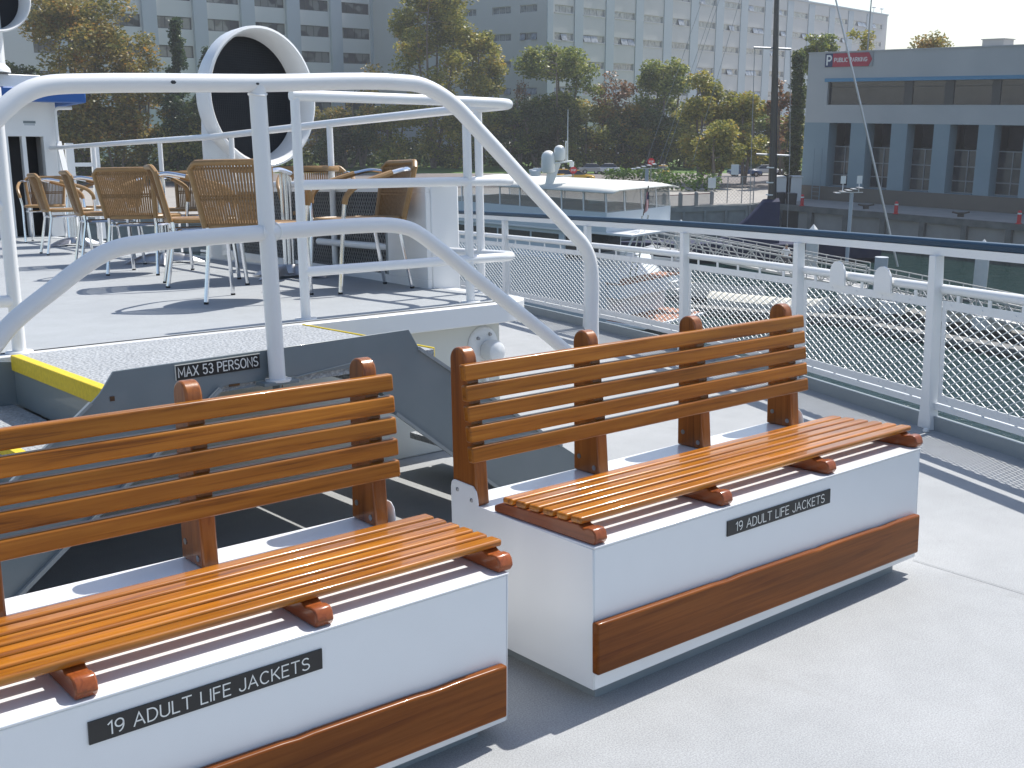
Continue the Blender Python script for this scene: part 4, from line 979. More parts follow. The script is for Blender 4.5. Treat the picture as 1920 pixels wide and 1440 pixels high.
def tree(label, px, ptop, pbase, pw, Y, lm, seed, cat='tree', dens=1.0, leaf=.42, lean=0, trunk=.28, crown_from=.3, clumps=26, bark_=None, zg=None, name='broadleaf_tree', fork=3, conif=False, grp='trees along the street'):
    R_ = random.Random(seed); s = Y/2080/ (math.cos(TH)+(CY-HZ)/F*math.sin(TH)) * F/2080*1.0
    top = atY(px+lean, ptop, Y); b0 = atY(px, 250, Y); zg = G if zg is None else zg; base = V((b0.x, b0.y, zg))
    Wd = (atY(px+pw/2, ptop, Y).x-atY(px-pw/2, ptop, Y).x)/2; Ht = top.z-zg
    o = thing(name, label, cat, base, group=grp)
    m = MB(); ends = []
    if conif:
        m.tube([base, base+V((0,0,Ht*.5)), V((top.x,top.y,zg+Ht*.97))], [trunk, trunk*.6, .05], 7)
        for i in range(clumps):
            t = (i+.5)/clumps; z = zg+Ht*(crown_from+(1-crown_from)*t); rad = Wd*(1-t)**.75*R_.uniform(.6,1.05); a = R_.uniform(0, 6.28)
            e = V((base.x+(top.x-base.x)*t+rad*.75*math.cos(a), base.y+rad*.75*math.sin(a), z)); ends.append((e, max(.7, rad*.5)))
            m.tube([V((base.x+(top.x-base.x)*t, base.y, z-.3)), e], [.07, .03], 4)
            ends.append((V((base.x+(top.x-base.x)*t, base.y, z)), max(.5, rad*.35)))
    else:
        nf = fork; zc = zg+Ht*crown_from
        for k in range(nf):
            a = 2*math.pi*k/nf + R_.uniform(-.5,.5); rr_ = Wd*R_.uniform(.25,.55) if nf > 1 else 0
            p1 = base+V((rr_*.35*math.cos(a), rr_*.35*math.sin(a), (zc-zg)*R_.uniform(.8,1.1)))
            p2 = base+V((rr_*math.cos(a)+lean*.02, rr_*math.sin(a), Ht*R_.uniform(.6,.75))); p3 = V((base.x+(top.x-base.x)*.9+rr_*.6*math.cos(a), base.y+rr_*.6*math.sin(a), zg+Ht*R_.uniform(.82,.97)))
            m.tube(crom([base+V((.1*math.cos(a),.1*math.sin(a),0)), p1, p2, p3], 4), [trunk*(1-.88*i/12) for i in range(13)], 6)
            for j in range(int(clumps/nf)):
                t = R_.uniform(.05, 1); st0 = p1.lerp(p2, t*2) if t < .5 else p2.lerp(p3, t*2-1)
                hh = (st0.z-zc)/max(.1, (zg+Ht-zc)); env = Wd*(.55+.9*math.sin(math.pi*min(1,max(.05,hh))**.8)*.55)
                a2 = a+R_.uniform(-1.5,1.5); rad = env*R_.uniform(.25,1.0)
                e = V((base.x+rad*math.cos(a2)+(top.x-base.x)*max(0,hh), base.y+rad*math.sin(a2)*.8, min(zg+Ht-.4, st0.z+R_.uniform(-.6,1.5))))
                m.tube([st0, (st0+e)/2+V((0,0,.25)), e], [.09,.06,.03], 4); ends.append((e, Wd*R_.uniform(.17,.34)+.25))
    m.build('trunk', bark_ or bark, o)
    m = MB()
    for e, r in ends:
        leaves(m, e, (r*1.2, r*1.2, r*.85), int(max(20, 165*dens*min(3.5,r*r)**.8)), leaf*.95, R_)
    m.build('crown', lm, o, fix=False, ang=0)
    return o
TREES = [
 ('orange and olive plane tree at the far left with pale forked trunks', 150, -25, 320, 215, 143, L_orange, 11, dict(dens=.95, clumps=60, fork=5, crown_from=.15, leaf=.44)),
 ('lower autumn tree right of the far-left plane tree', 262, 60, 320, 110, 143, L_orange, 12, dict(dens=.8, clumps=24, leaf=.4, crown_from=.16)),
 ('narrow dark green conifer left of the big cowl vent', 330, 38, 320, 96, 143, L_pine, 13, dict(conif=True, clumps=46, crown_from=.12, leaf=.34, dens=1.3, bark_=None)),
 ('short green pine just right of the narrow conifer', 388, 92, 320, 92, 143, L_pine, 14, dict(conif=True, clumps=34, crown_from=.1, leaf=.34, dens=1.2)),
 ('dark evergreen low behind the cowl vent', 420, 190, 330, 160, 143, L_dark, 15, dict(dens=1.2, clumps=30, crown_from=.1)),
 ('small orange-leaved tree left of the tall green tree', 678, 120, 325, 105, 172, L_orange, 16, dict(dens=.55, clumps=26, crown_from=.16)),
 ('tallest green tree in the middle background, touching the top edge', 812, -55, 325, 170, 172, L_olive, 17, dict(dens=1.0, clumps=52, fork=4, leaf=.44, trunk=.34, crown_from=.16)),
 ('yellow-green tree leaning right beside the tallest tree', 900, 55, 325, 110, 172, L_olive, 18, dict(dens=.9, clumps=34, leaf=.44, crown_from=.16)),
 ('dark bushy tree below and left of the tallest tree', 650, 215, 328, 130, 172, L_dark, 19, dict(dens=1.3, clumps=26, crown_from=.1)),
 ('nearly bare pinkish tree between the tall tree and the open green one', 975, 118, 325, 46, 172, L_bare, 20, dict(dens=.22, clumps=18, trunk=.16, leaf=.3, crown_from=.16)),
 ('open green tree with separate leaf clumps before the white block', 1048, 72, 325, 150, 172, L_green, 21, dict(dens=.95, clumps=34, fork=3, leaf=.44, crown_from=.22)),
 ('dark full tree under the open green tree', 1010, 195, 330, 170, 172, L_dark, 22, dict(dens=1.2, clumps=34, crown_from=.12)),
 ('thin orange-pink tree right of the open green tree', 1160, 138, 325, 90, 172, L_bare, 23, dict(dens=.4, clumps=24, trunk=.16, crown_from=.16)),
 ('dense green tree left of the black mast, tallest of its cluster', 1245, 112, 330, 110, 172, L_green, 24, dict(dens=1.1, clumps=38, crown_from=.16)),
 ('yellowish bushy tree in front of the white block', 1315, 135, 330, 110, 142, L_olive, 25, dict(dens=1.1, clumps=36, crown_from=.16)),
 ('yellow-green tree directly left of the black mast', 1398, 168, 330, 95, 140, L_olive, 26, dict(dens=1.0, clumps=32, crown_from=.16)),
 ('low dark tree between the bushes left of the mast', 1200, 215, 332, 150, 172, L_dark, 27, dict(dens=1.1, clumps=30, crown_from=.1)),
 ('sparse reddish tree just right of the black mast', 1470, 150, 335, 62, 138, L_bare, 28, dict(dens=.5, clumps=22, trunk=.16, crown_from=.16)),
 ('tall dark cypress beside the corner of the parking building', 1497, 100, 340, 42, 136, L_dark, 29, dict(conif=True, clumps=50, crown_from=.05, leaf=.36, dens=1.3)),
 ('green treetop rising behind the left end of the parking roof', 1530, 34, 330, 62, 150, L_green, 30, dict(dens=1.1, clumps=34, crown_from=.5)),
 ('yellow treetop above the parking sign', 1622, 58, 330, 70, 150, L_olive, 31, dict(dens=.8, clumps=26, crown_from=.55)),
 ('reddish rounded treetop above the parking roof against the sky', 1741, 44, 330, 82, 146, L_orange, 32, dict(dens=.95, clumps=30, crown_from=.6, leaf=.34)),
 ('low olive tree under the dense trees left of the mast', 1345, 235, 335, 110, 134, L_olive, 33, dict(dens=1.0, clumps=22, crown_from=.2)),
 ('small dark tree behind the deckhouse roof', 30, 120, 325, 90, 143, L_dark, 34, dict(dens=1.2, clumps=24, crown_from=.15)),
]
fillers = [(-30,205,L_dark,'olive filler tree low behind the deckhouse'),(95,215,L_olive,'small olive tree under the far-left plane tree'),(215,200,L_orange,'small autumn tree left of the narrow conifer'),(345,232,L_olive,'small olive tree at the foot of the narrow conifer'),(610,205,L_orange,'small orange tree just right of the big cowl vent'),(735,200,L_olive,'small olive tree under the left side of the tallest tree'),(850,215,L_olive,'small olive tree under the right side of the tallest tree'),(940,205,L_green,'small green tree right of the tallest tree'),(1100,190,L_olive,'small olive tree under the hanging clump of the open green tree'),(1175,205,L_orange,'small reddish tree above the radar domes'),(1225,225,L_olive,'small olive tree behind the stop sign'),(1290,205,L_olive,'small yellow tree in the cluster left of the mast'),(1425,215,L_green,'small green tree at the left side of the black mast'),(1475,225,L_olive,'small olive tree just right of the black mast')]
for i, (px, pt, lm, lab) in enumerate(fillers): TREES.append((lab, px, pt, 330, 120, 142 if px < 500 else 172, lm, 60+i, dict(dens=.85, clumps=26, crown_from=.08)))
for lab, px, pt, pbs, pw, Y, lm, sd_, kw in TREES:
    tree(lab, px, pt, pbs, pw, Y, lm, sd_, **kw)
# dense shrub mass under the trees
m = MB(); R_ = random.Random(77)
for i in range(150):
    px = -60+1560*i/149; Y = (143 if px < 450 else 176)+R_.uniform(-3, 3); q = atY(px, 300, Y); hgt = R_.uniform(2.6, 4.6)
    leaves(m, (q.x, q.y, G+hgt*.45), (2.0, 1.6, hgt*.6), 95, .6, R_)
tagp(m.build('shrubbery', L_dark, ang=0, fix=False), 'dark continuous shrubbery under the street trees', 'shrubbery', kind='stuff')
# bright hedges near the quay
for k, (a, b_, py, Y, hh, lab) in enumerate([(1232, 1338, 345, 128, 2.2, 'sunlit green hedge behind the quay fence, left of the mast'), (1140, 1250, 326, 146, 1.6, 'bright green hedge beyond the street behind the silver car')]):
    m = MB(); R_ = random.Random(90+k)
    x0 = atY(a, py, Y).x; x1 = atY(b_, py, Y).x; nn_ = int((x1-x0)/.9)
    for i in range(nn_+1): leaves(m, (x0+(x1-x0)*i/nn_, Y+R_.uniform(-.5,.5), G+hh*.5), (.9, 1.2, hh*.55), 130, .32, R_)
    tagp(m.build('hedge', L_hedge, ang=0, fix=False), lab, 'hedge')
# ------------------------------------------------------------------ quay furniture
conc_l = mat('quay_wall_concrete', (.30, .32, .31), .85, noise=(1.2, .8, (.20, .215, .21), 6))
m = MB()
fw = [front[0], front[1], front[2], front[3], V((Q(-1,.4,0)))]
for a, b_ in zip(fw, fw[1:]): m.quad((a.x, a.y-.03, -1), (b_.x, b_.y-.03, -1), (b_.x, b_.y-.03, G+.03), (a.x, a.y-.03, G+.03))
for a, b_ in list(zip(fw, fw[1:]))[:3]:
    nstep = int((b_-a).length/2.2)
    for i in range(nstep): p = a.lerp(b_, i/nstep); m.box(p.x-.12, p.x+.12, p.y-.22, p.y-.032, -1, G-.5)
    d = (b_-a).normalized()
    m.bar((a.x, a.y-.1, G-.3), (b_.x, b_.y-.1, G-.3), .25, .5)
tagp(m.build('quay_wall', conc_l, ang=0), 'ribbed concrete quay wall behind the moored yacht', 'quay wall')
fn = thing('quay_fence', 'dark picket fence with stone posts along the quay left of the mast', 'fence', (ql1.x-10, ql1.y, G))
A_ = onz(1215, 391, G); B_ = onz(1335, 384, G); m = MB(); mB = MB()
for i in range(70): p = A_.lerp(B_, i/69); m.box(p.x-.02, p.x+.02, p.y+.3, p.y+.34, G, G+1.05)
m.build('pickets', winframe, fn, ang=0)
m = MB(); m.bar(A_+V((0,.32,1.1)), B_+V((0,.32,1.1)), .08, .07); m.build('top_rail', mat('maroon_rail', (.12,.02,.03), .5), fn, ang=0)
for i in range(5): p = A_.lerp(B_, i/4); m = MB(); m.box(p.x-.17, p.x+.17, p.y+.15, p.y+.49, G, G+1.2); m.lathe([(.2,0),(.15,.12),(0,.2)], 10, M.Translation(V((p.x, p.y+.32, G+1.2)))); m.build('stone_post', pave, fn)
fc = thing('wire_fence', 'tall wire fence panels with small white notices beside the mast', 'fence', (onz(1400,385,G).x, onz(1400,385,G).y, G))
for k, px in enumerate((1337, 1363, 1390, 1412)):
    p = onz(px, 381, G); m = MB(); m.tube([(p.x,p.y,G),(p.x,p.y,G+2.6)], .05, 6); m.build('post', winframe, fc)
p, q = onz(1337, 381, G), onz(1412, 381, G); m = MB(); m.tube([(p.x,p.y,G+2.6),(q.x,q.y,G+2.6)], .04, 5); m.build('top_bar', winframe, fc)
m = MB(); dd = (q-p); Lq = dd.length; dd.normalize(); strands(m, Lq, 2.5, .35, .35, .015, lambda u, v: V((p.x+dd.x*u, p.y+dd.y*u, G+.05+v)), .012); m.build('wire', winframe, fc, fix=False, ang=0)
for px, py in ((1335, 343), (1378, 318)):
    r = atY(px, py, p.y-.2); m = MB(); m.box(r.x-.38, r.x+.38, r.y-.03, r.y+.02, r.z-.5, r.z+.5); m.build('notice', letter, fc, ang=0)
# bollards, cleats, bins, kiosk
for i, (px, py, lab) in enumerate([(1506, 387, 'red bollard at the left end of the wharf edge'), (1683, 402, 'middle red bollard on the wharf, under the third bay'), (1915, 421, 'rightmost red bollard on the wharf at the photo edge')]):
    q = onz(px, py, G); b_ = thing('red_bollard', lab, 'bollard', (q.x, q.y+.5, G), group='red bollards along the wharf'); c = V((q.x, q.y+.5, G))
    T = M.Translation(c); m = MB(); m.lathe([(.26,.0),(.26,.06),(.17,.08),(.16,.98),(.12,1.08),(0,1.12)], 14, T); m.build('post', red, b_)
    m = MB(); m.lathe([(.163,.78),(.165,.79),(.165,.90),(.163,.91)], 14, T); m.build('reflector', letter, b_)
for px, py, lab in ((1627, 393, 'dark mooring cleat left of the middle red bollard'), (1806, 408, 'dark mooring cleat right of the middle red bollard')):
    q = onz(px, py, G)+V((0,.6,0)); m = MB(); m.box(q.x-.25, q.x+.25, q.y-.12, q.y+.12, G, G+.28); m.tube([(q.x-.75,q.y,G+.42),(q.x-.3,q.y,G+.33),(q.x+.3,q.y,G+.33),(q.x+.75,q.y,G+.42)], .08, 7); tagp(m.build('mooring_cleat', bark_d, ang=40), lab, 'cleat', 'mooring cleats on the wharf')
for px, py, w_, hh, mt_, lab in ((1464, 382, .9, 1.1, meshdark, 'black bin at the quay corner, left one of two'), (1485, 384, .9, 1.1, meshdark, 'black bin at the quay corner, right one of two')):
    q = onz(px, py, G); m = MB(); m.prism([(q.x-.4,G),(q.x+.4,G),(q.x+.48,G+1.1),(q.x-.48,G+1.1)], q.y, q.y+.9, 'y'); o_ = m.build('litter_bin', mt_); tagp(o_, lab, 'bin', 'black bins')
for px, py, lab in ((1469, 362, 'pale grey kiosk box behind the left black bin'), (1489, 368, 'blue-grey kiosk box beside the parking building corner')):
    q = onz(px, 378, G); m = MB(); m.box(q.x-.8, q.x+.8, q.y+.5, q.y+1.8, G, G+2.4); m.box(q.x-.9,q.x+.9,q.y+.4,q.y+1.9,G+2.401,G+2.5); tagp(m.build('kiosk', gry_w, bevel=.03), lab, 'kiosk')
# solar lamp posts
def lamp_post(px, ptop, z0, Y, lab, signs=True):
    b0 = atY(px, ptop+6, Y); c = V((b0.x, b0.y, z0)); o = thing('solar_lamp_post', lab, 'lamp post', c, group='lamp posts with slatted solar heads')
    m = MB(); m.tube([c, V((c.x,c.y,b0.z))], .16, 8); m.build('pole', gry_b, o)
    m = MB(); 
    for k in range(5): m.hexa([(c.x-1.3+.45*k-.06+dx, c.y-.5+dy, b0.z+.0+.10*k+dz) for dz in (0,.05) for dx, dy in ((0,0),(.34,0),(.34,1.0),(0,1.0))])
    m.box(c.x-1.2, c.x+.9, c.y-.02, c.y+.04, b0.z+.02, b0.z+.09); m.build('solar_head', alu_d, o)
    if signs:
        for dx in (-.75, .55):
            m = MB(); m.box(c.x+dx-.2, c.x+dx+.2, c.y-.04, c.y+.02, b0.z+.75, b0.z+1.35); m.box(c.x+dx-.03, c.x+dx+.03, c.y-.02, c.y+.02, b0.z+.1, b0.z+.75); m.build('small_sign', letter, o, ang=0)
lamp_post(1597, 356, 0, 90, 'slatted solar lamp post standing before the parking building')
lamp_post(1213, 311, 0, 98, 'slatted solar lamp post behind the yacht canopy', False)
# stop signs
for px, py, Y, lab in ((1221, 303, 128, 'red stop sign right of the solar lamp post'), (1075, 319, 128, 'red stop sign above the yellow taxi')):
    q = atY(px, py, Y); o = thing('stop_sign', lab, 'road sign', (q.x, q.y, G), group='red stop signs at the street')
    m = MB(); m.tube([(q.x,q.y,G),(q.x,q.y,q.z)], .05, 6); m.build('pole', winframe, o)
    m = MB(); pl = [(q.x+.42*math.cos(math.radians(22.5+45*k)), q.z+.42*math.sin(math.radians(22.5+45*k))) for k in range(8)]; m.prism(pl, q.y-.06, q.y-.03, 'y'); m.build('sign_face', red, o, ang=0)
    text_mesh('lettering', 'STOP', letter, o, M.Translation(V((q.x-.27, q.y-.065, q.z-.1))) @ M.Rotation(math.pi/2,4,'X'), .2, width=.54, depth=.002, w=.2)
# cars
def car(label, px, py, Y, ang, col, taxi=False, group=None):
    q = onz(px, py, G) if Y is None else atY(px, py, Y); c = V((q.x, q.y, G+.02))
    o = thing('parked_car', label, 'car', c, local=True, rz=math.radians(ang), group='cars on the street beyond the quay')
    o.location = c
    body = [(-2.2,.35),(-2.25,.6),(-2.15,.85),(-1.3,.95),(1.0,.92),(1.9,.80),(2.25,.62),(2.25,.35)]
    m = MB(); m.prism(body, -.85, .85, 'y'); m.build('body', col, o, bevel=.08, seg=3)
    m = MB(); m.hexa([(-1.7,-.78,.9),(1.1,-.78,.9),(1.1,.78,.9),(-1.7,.78,.9),(-1.05,-.62,1.42),(.35,-.62,1.42),(.35,.62,1.42),(-1.05,.62,1.42)]); m.build('windows', glass_d, o, bevel=.05)
    m = MB(); m.box(-1.0,.3,-.6,.6,1.421,1.45); m.build('roof', col, o, bevel=.02)
    for x in (-1.35, 1.4):
        for s in (-1, 1):
            T = M.Translation(V((x, s*.8, .33))) @ M.Rotation(math.pi/2,4,'X'); m = MB(); m.lathe([(0,-.1),(.2,-.11),(.32,-.1),(.33,0),(.32,.1),(.2,.11),(0,.1)], 16, T); w = m.build('wheel', rubber, o)
            m = MB(); m.lathe([(0,.125*-s),(.17,.12*-s),(.18,.1*-s)], 12, T); m.build('rim', alu_d, w)
    if taxi: m = MB(); m.box(-.4,-.1,-.3,.3,1.451,1.62); m.build('roof_sign', letter, o, bevel=.03)
    return o
carg = mat('silver_car_paint', (.42,.43,.43), .25, metal=.3, coat=.8); cary = mat('yellow_taxi_paint', (.75,.42,.01), .3, coat=.6); carb = mat('blue_car_paint', (.02,.08,.22), .25, coat=.8); carw = mat('white_car_paint', (.7,.7,.7), .25, coat=.8)
car('silver hatchback parked across the street beyond the yacht', 1112, 326, None, 8, carg)
car('white car parked just right of the silver hatchback', 1137, 326, None, 172, carw)
car('yellow taxi left of the stop sign, half behind the yacht canopy', 1060, 339, None, 5, cary, True)
car('yellow taxi nose-out behind the first taxi', 1082, 341, None, -6, cary)
car('yellow taxi under the trees right of the lamp post', 1243, 331, None, 80, cary, True)
car('blue parked car behind the wire fence', 1395, 331, None, 5, carb)
car('white parked car between the mast and the parking building', 1440, 329, None, 4, carw)
# ------------------------------------------------------------------ pilings in the water
for i, (px, py, Y, cap, lab) in enumerate([(1277, 411, 84, True, 'white-capped mooring pile right of the yacht stern'), (1526, 420, 80, True, 'white-capped mooring pile left of the lamp post'), (1846, 448, 74, True, 'white-capped mooring pile nearest the right edge'), (1655, 462, 76, False, 'blue-grey round pile behind the half-round railing tabs')]):
    q = atY(px, py, Y); r = .44; T = M.Translation(V((q.x, q.y, 0))); o = thing('mooring_pile', lab, 'pile', (q.x, q.y, -1), group='mooring piles in the marina')
    zt_ = q.z-.75; m = MB(); m.lathe([(r,-1),(r,zt_)], 24, T); m.build('shaft', gry_w if cap else gry_b, o)
    m = MB()
    if cap: m.lathe([(0,zt_),(r*1.15,zt_),(r*1.15,zt_+.12),(0,zt_+.75)], 8, T)
    else: m.lathe([(r,zt_-.05),(r*1.03,zt_-.04),(r*1.03,zt_+.02),(0,zt_+.03)], 24, T)
    m.build('cap', letter if cap else gry_b, o, ang=20)
# ------------------------------------------------------------------ gangways and floating docks
rail_al = mat('weathered_aluminium', (.50, .50, .49), .45, metal=.6)
def gangway(label, a, b_, w=1.4, h=1.15, npan=12, handh=.35):
    a = V(a); b_ = V(b_); o = thing('gangway', label, 'gangway', (a+b_)/2, group='aluminium truss gangways'); d = (b_-a).normalized(); sidev = V((d.y, -d.x, 0)).normalized()
    m = MB(); m.bar(a, b_, w, .08); m.build('walkway', rail_al, o, ang=0)
    for s in (-1, 1):
        O = sidev*s*w/2; A2, B2 = a+O, b_+O; m = MB()
        m.bar(A2, B2, .12, .14); m.bar(A2+V((0,0,h)), B2+V((0,0,h)), .10, .10); m.bar(A2+V((0,0,h*.5)), B2+V((0,0,h*.5)), .05, .06); m.bar(A2+V((0,0,h+handh)), B2+V((0,0,h+handh)), .06, .06)
        for i in range(npan+1):
            p = A2.lerp(B2, i/npan); m.bar(p, p+V((0,0,h+handh)), .06, .06)
            if i < npan:
                q = A2.lerp(B2, (i+1)/npan)
                if i % 2: m.bar(p, q+V((0,0,h)), .07, .07)
                else: m.bar(p+V((0,0,h)), q, .07, .07)
        m.build('side_truss', rail_al, o, ang=0)
    return o
g0 = onz(1215, 462, 3.2); g1 = onz(1625, 540, 1.4)
gangway('long sloping truss gangway from the yacht stern towards the piles', g0, g1, npan=16)
g2 = onz(1640, 545, 1.5); g3 = onz(1990, 622, 1.0)
gangway('lower truss gangway running out at the right edge', g2, g3, npan=13, h=1.0)
docks = mat('float_dock_grey', (.20,.20,.19), .8, noise=(1.5,.7,(.12,.12,.11)))
dockw = mat('dock_canvas_cream', (.62,.59,.50), .7, noise=(2,.6,(.52,.5,.42)))
def dock(label, a, b_, w, z, th, mt_, name='floating_dock', cat='dock', grp='floating docks'):
    m = MB(); m.bar(V((a.x,a.y,z)), V((b_.x,b_.y,z)), w, th); return tagp(m.build(name, mt_, ang=0), label, cat, grp)
dock('long grey floating dock along the lower right behind the mesh', onz(1640, 610, .4), onz(1990, 668, .4), 1.0, .35, .25, docks)
dock('grey floating dock behind the white covered dinghies', onz(1290, 575, .4), onz(1640, 600, .4), 1.0, .35, .25, docks)
dock('grey dock finger under the lower gangway', onz(1600, 560, .4), onz(1990, 640, .4), 1.1, .30, .22, docks)
def dinghy(label, px, py, L_, ang, mt_):
    q = onz(px, py, .6); o = thing('covered_dinghy', label, 'boat', (q.x, q.y, .1), local=True, rz=math.radians(ang), group='small covered boats at the docks')
    m = MB(); vs = []; secs = [(-L_/2,.6,.05),(-L_/4,.85,.0),(0,.9,0),(L_/4,.75,.0),(L_*.42,.4,.1),(L_/2,.05,.3)]
    for x, w, z in secs:
        for u, v in ((-1,.55),(-.75,.1),(0,0),(.75,.1),(1,.55)): vs.append((x, u*w, z+v))
    m.add(vs, [(i*5+j, i*5+j+1, i*5+6+j, i*5+5+j) for i in range(5) for j in range(4)]+[(0,1,2,3,4)]); m.build('hull', white, o)
    m = MB(); vs = []
    for x, w, z in secs:
        for u, v in ((-1.02,.56),(-.5,.82),(0,.92),(.5,.82),(1.02,.56)): vs.append((x, u*w, z+v))
    m.add(vs, [(i*5+j, i*5+j+1, i*5+6+j, i*5+5+j) for i in range(5) for j in range(4)]+[(0,1,2,3,4)]); m.build('cover', mt_, o)
dinghy('cream covered dinghy right of the yacht swim platform', 1345, 545, 6.5, -32, dockw)
dinghy('cream covered dinghy just right of the first one, by the railing post', 1440, 568, 7.5, -28, dockw)
for px, py, lab in ((1592, 570, 'white dock box seen through the mesh below the left half-round tab'), (1625, 577, 'small white dock box between the two half-round tabs'), (1672, 588, 'white dock box below the right half-round tab'), (1795, 603, 'large white dock box right of the near railing post'), (1860, 618, 'second large white dock box near the right edge')):
    q = onz(px, py, .45); m = MB(); s = 1.0 if px > 1700 else .65; m.box(q.x-s, q.x+s, q.y-.4, q.y+.4, .48, .48+.6); m.box(q.x-s-.04, q.x+s+.04, q.y-.44, q.y+.44, 1.081, 1.2); tagp(m.build('dock_box', letter, bevel=.03), lab, 'dock box', 'white dock boxes')
# ------------------------------------------------------------------ moored yacht
yw = mat('yacht_gelcoat', (.58, .64, .68), .3, coat=.5, noise=(.8, .4, (.53, .60, .65)))
yc = mat('canvas_canopy', (.72, .72, .66), .8, noise=(1.2, .6, (.62, .63, .58)))
teak = mat('teak_planks', (.38, .17, .10), .7, noise=(3, .8, (.28, .12, .07)))
vinyl = bpy.data.materials.new('clear_vinyl'); vinyl.use_nodes = True; n = vinyl.node_tree.nodes; L = vinyl.node_tree.links
b = n['Principled BSDF']; b.inputs['Base Color'].default_value = (.34,.34,.32,1); b.inputs['Roughness'].default_value = .2
tr = n.new('ShaderNodeBsdfTransparent'); mx = n.new('ShaderNodeMixShader'); mx.inputs[0].default_value = .5; L.new(tr.outputs[0], mx.inputs[1]); L.new(b.outputs[0], mx.inputs[2]); L.new(mx.outputs[0], n['Material Output'].inputs[0])
Yb = 60.0; cxy = atY(1137, 400, Yb); YT = M.Translation(V((cxy.x, Yb, 0))) @ M((V((-.743,.669,0)), V((.669,.743,0)), V((0,0,1)))).transposed().to_4x4()
zl = lambda py: atY(1137, py, Yb).z
yt = thing('motor_yacht', 'pale blue motor yacht with canvas-topped flybridge moored beyond the railing', 'yacht', (cxy.x, Yb, 0))
def yb_(m, *a, **k): m.T = YT; return m
def ymb(): m = MB(); m.T = YT; return m
Z1, Z2, Z3, Z4 = zl(358), zl(399), zl(436), zl(452)
BW = 6.1
def hw_(x): return 1.0 if x < 9 else max(.03, 1-((x-9)/11.0)**1.8)
m = ymb(); vs = []
xs = [0, 1.6, 3, 6, 9, 11, 13, 15, 17, 18.5, 20]
for x in xs:
    k = hw_(x); c = BW/2; fl = .86 if x < 9 else .86-.03*(x-9)
    for u, z in ((-fl*k*.9, -.4), (-fl*k, .5), (-k, 4.15 if x > 1 else 3.05), (k, 4.15 if x > 1 else 3.05), (fl*k, .5), (fl*k*.9, -.4)): vs.append((x, c+u*c, z))
m.add(vs, [(i*6+j, i*6+(j+1)%6, i*6+6+(j+1)%6, i*6+6+j) for i in range(len(xs)-1) for j in range(6)]+[(0,1,2,3,4,5)])
m.build('hull', yw, yt, ang=30)
m = ymb(); m.box(3.2, 14, .35, BW-.35, 4.0, Z3-.15); m.build('main_cabin', yw, yt, bevel=.05)
m = ymb(); 
for a, b_ in ((3.6, 5.6), (5.75, 8.2), (8.35, 10.8), (10.95, 13.2)): m.box(a, b_, .32, .348, Z3-.95, Z3-.38)
m.build('cabin_windows', glass_d, yt, ang=0)
m = ymb(); m.box(3.15, 3.198, .5, BW-.5, 3.1, Z3-.25); m.build('saloon_door', glass_d, yt, ang=0)
m = ymb(); m.box(-1.7, 3.19, .0, BW-.0, Z3-.14, Z3-.001); m.box(3.2, 13, -.0, .549, Z3-.14, Z3-.001); m.build('boat_deck', white, yt, bevel=.03)
m = ymb(); poly = [(0.0,.0),(12.5,.0),(14,1.5),(14,BW-1.5),(12.5,BW),(0,BW),(-.25,BW/2)]
def ring(m, poly, z0, z1, th):
    n_ = len(poly); cx = sum(p[0] for p in poly)/n_; cy = sum(p[1] for p in poly)/n_
    inn = [(cx+(p[0]-cx)*(1-th/6), cy+(p[1]-cy)*(1-th/3)) for p in poly]
    vs = [(p[0],p[1],z0) for p in poly]+[(p[0],p[1],z1) for p in poly]+[(p[0],p[1],z1) for p in inn]+[(p[0],p[1],z0) for p in inn]
    m.add(vs, [(i, (i+1)%n_, (i+1)%n_+n_, i+n_) for i in range(n_)]+[(i+n_, (i+1)%n_+n_, (i+1)%n_+2*n_, i+2*n_) for i in range(n_)]+[(i+2*n_, (i+1)%n_+2*n_, (i+1)%n_+3*n_, i+3*n_) for i in range(n_)])
ring(m, poly, Z3, Z2, .4); m.build('flybridge_coaming', yw, yt, ang=40)
pts_ = [(0.05+1.55*i, .06) for i in range(9)] + [(-.12, 1.5), (-.18, 3.0), (-.12, 4.5), (.05, BW-.06)]
for x, y in pts_+[(.05+1.55*i, BW-.06) for i in range(1, 9)]: m = ymb(); m.bar((x, y, Z2), (x+.12, y+(.1 if y < 1 else 0), Z1), .07, .07); m.build('canopy_post', white, yt, ang=0)
m = ymb(); m.quad((0,.05,Z2),(12.4,.05,Z2),(12.4,.14,Z1),(0.1,.14,Z1)); m.quad((-.02,.06,Z2),(-.2,BW/2,Z2),(-.1,BW/2,Z1),(.08,.15,Z1)); m.quad((-.2,BW/2,Z2),(-.02,BW-.06,Z2),(.08,BW-.15,Z1),(-.1,BW/2,Z1)); m.quad((0,BW-.05,Z2),(12.4,BW-.05,Z2),(12.4,BW-.14,Z1),(.1,BW-.14,Z1)); m.build('clear_enclosure', vinyl, yt, ang=0, fix=False)
m = ymb(); vs = []; nx, ny = 16, 10; R_ = random.Random(5)
for i in range(nx+1):
    for j in range(ny+1):
        x = -.45+13.2*i/nx; v = -1+2*j/ny; y = BW/2+v*(BW/2+.1); e = min(1, min(i, nx-i)/1.5)
        z = Z1+.04+(.20)*(1-v*v)**.5*e + .035*math.sin(i*1.9)*(1-abs(v)); vs.append((x, y, z-(.12 if abs(v) > .99 else 0)))
m.add(vs, [(i*(ny+1)+j, i*(ny+1)+j+1, (i+1)*(ny+1)+j+1, (i+1)*(ny+1)+j) for i in range(nx) for j in range(ny)])
o_ = m.build('canopy', yc, yt, ang=60); sol = o_.modifiers.new('thick', 'SOLIDIFY'); sol.thickness = .06
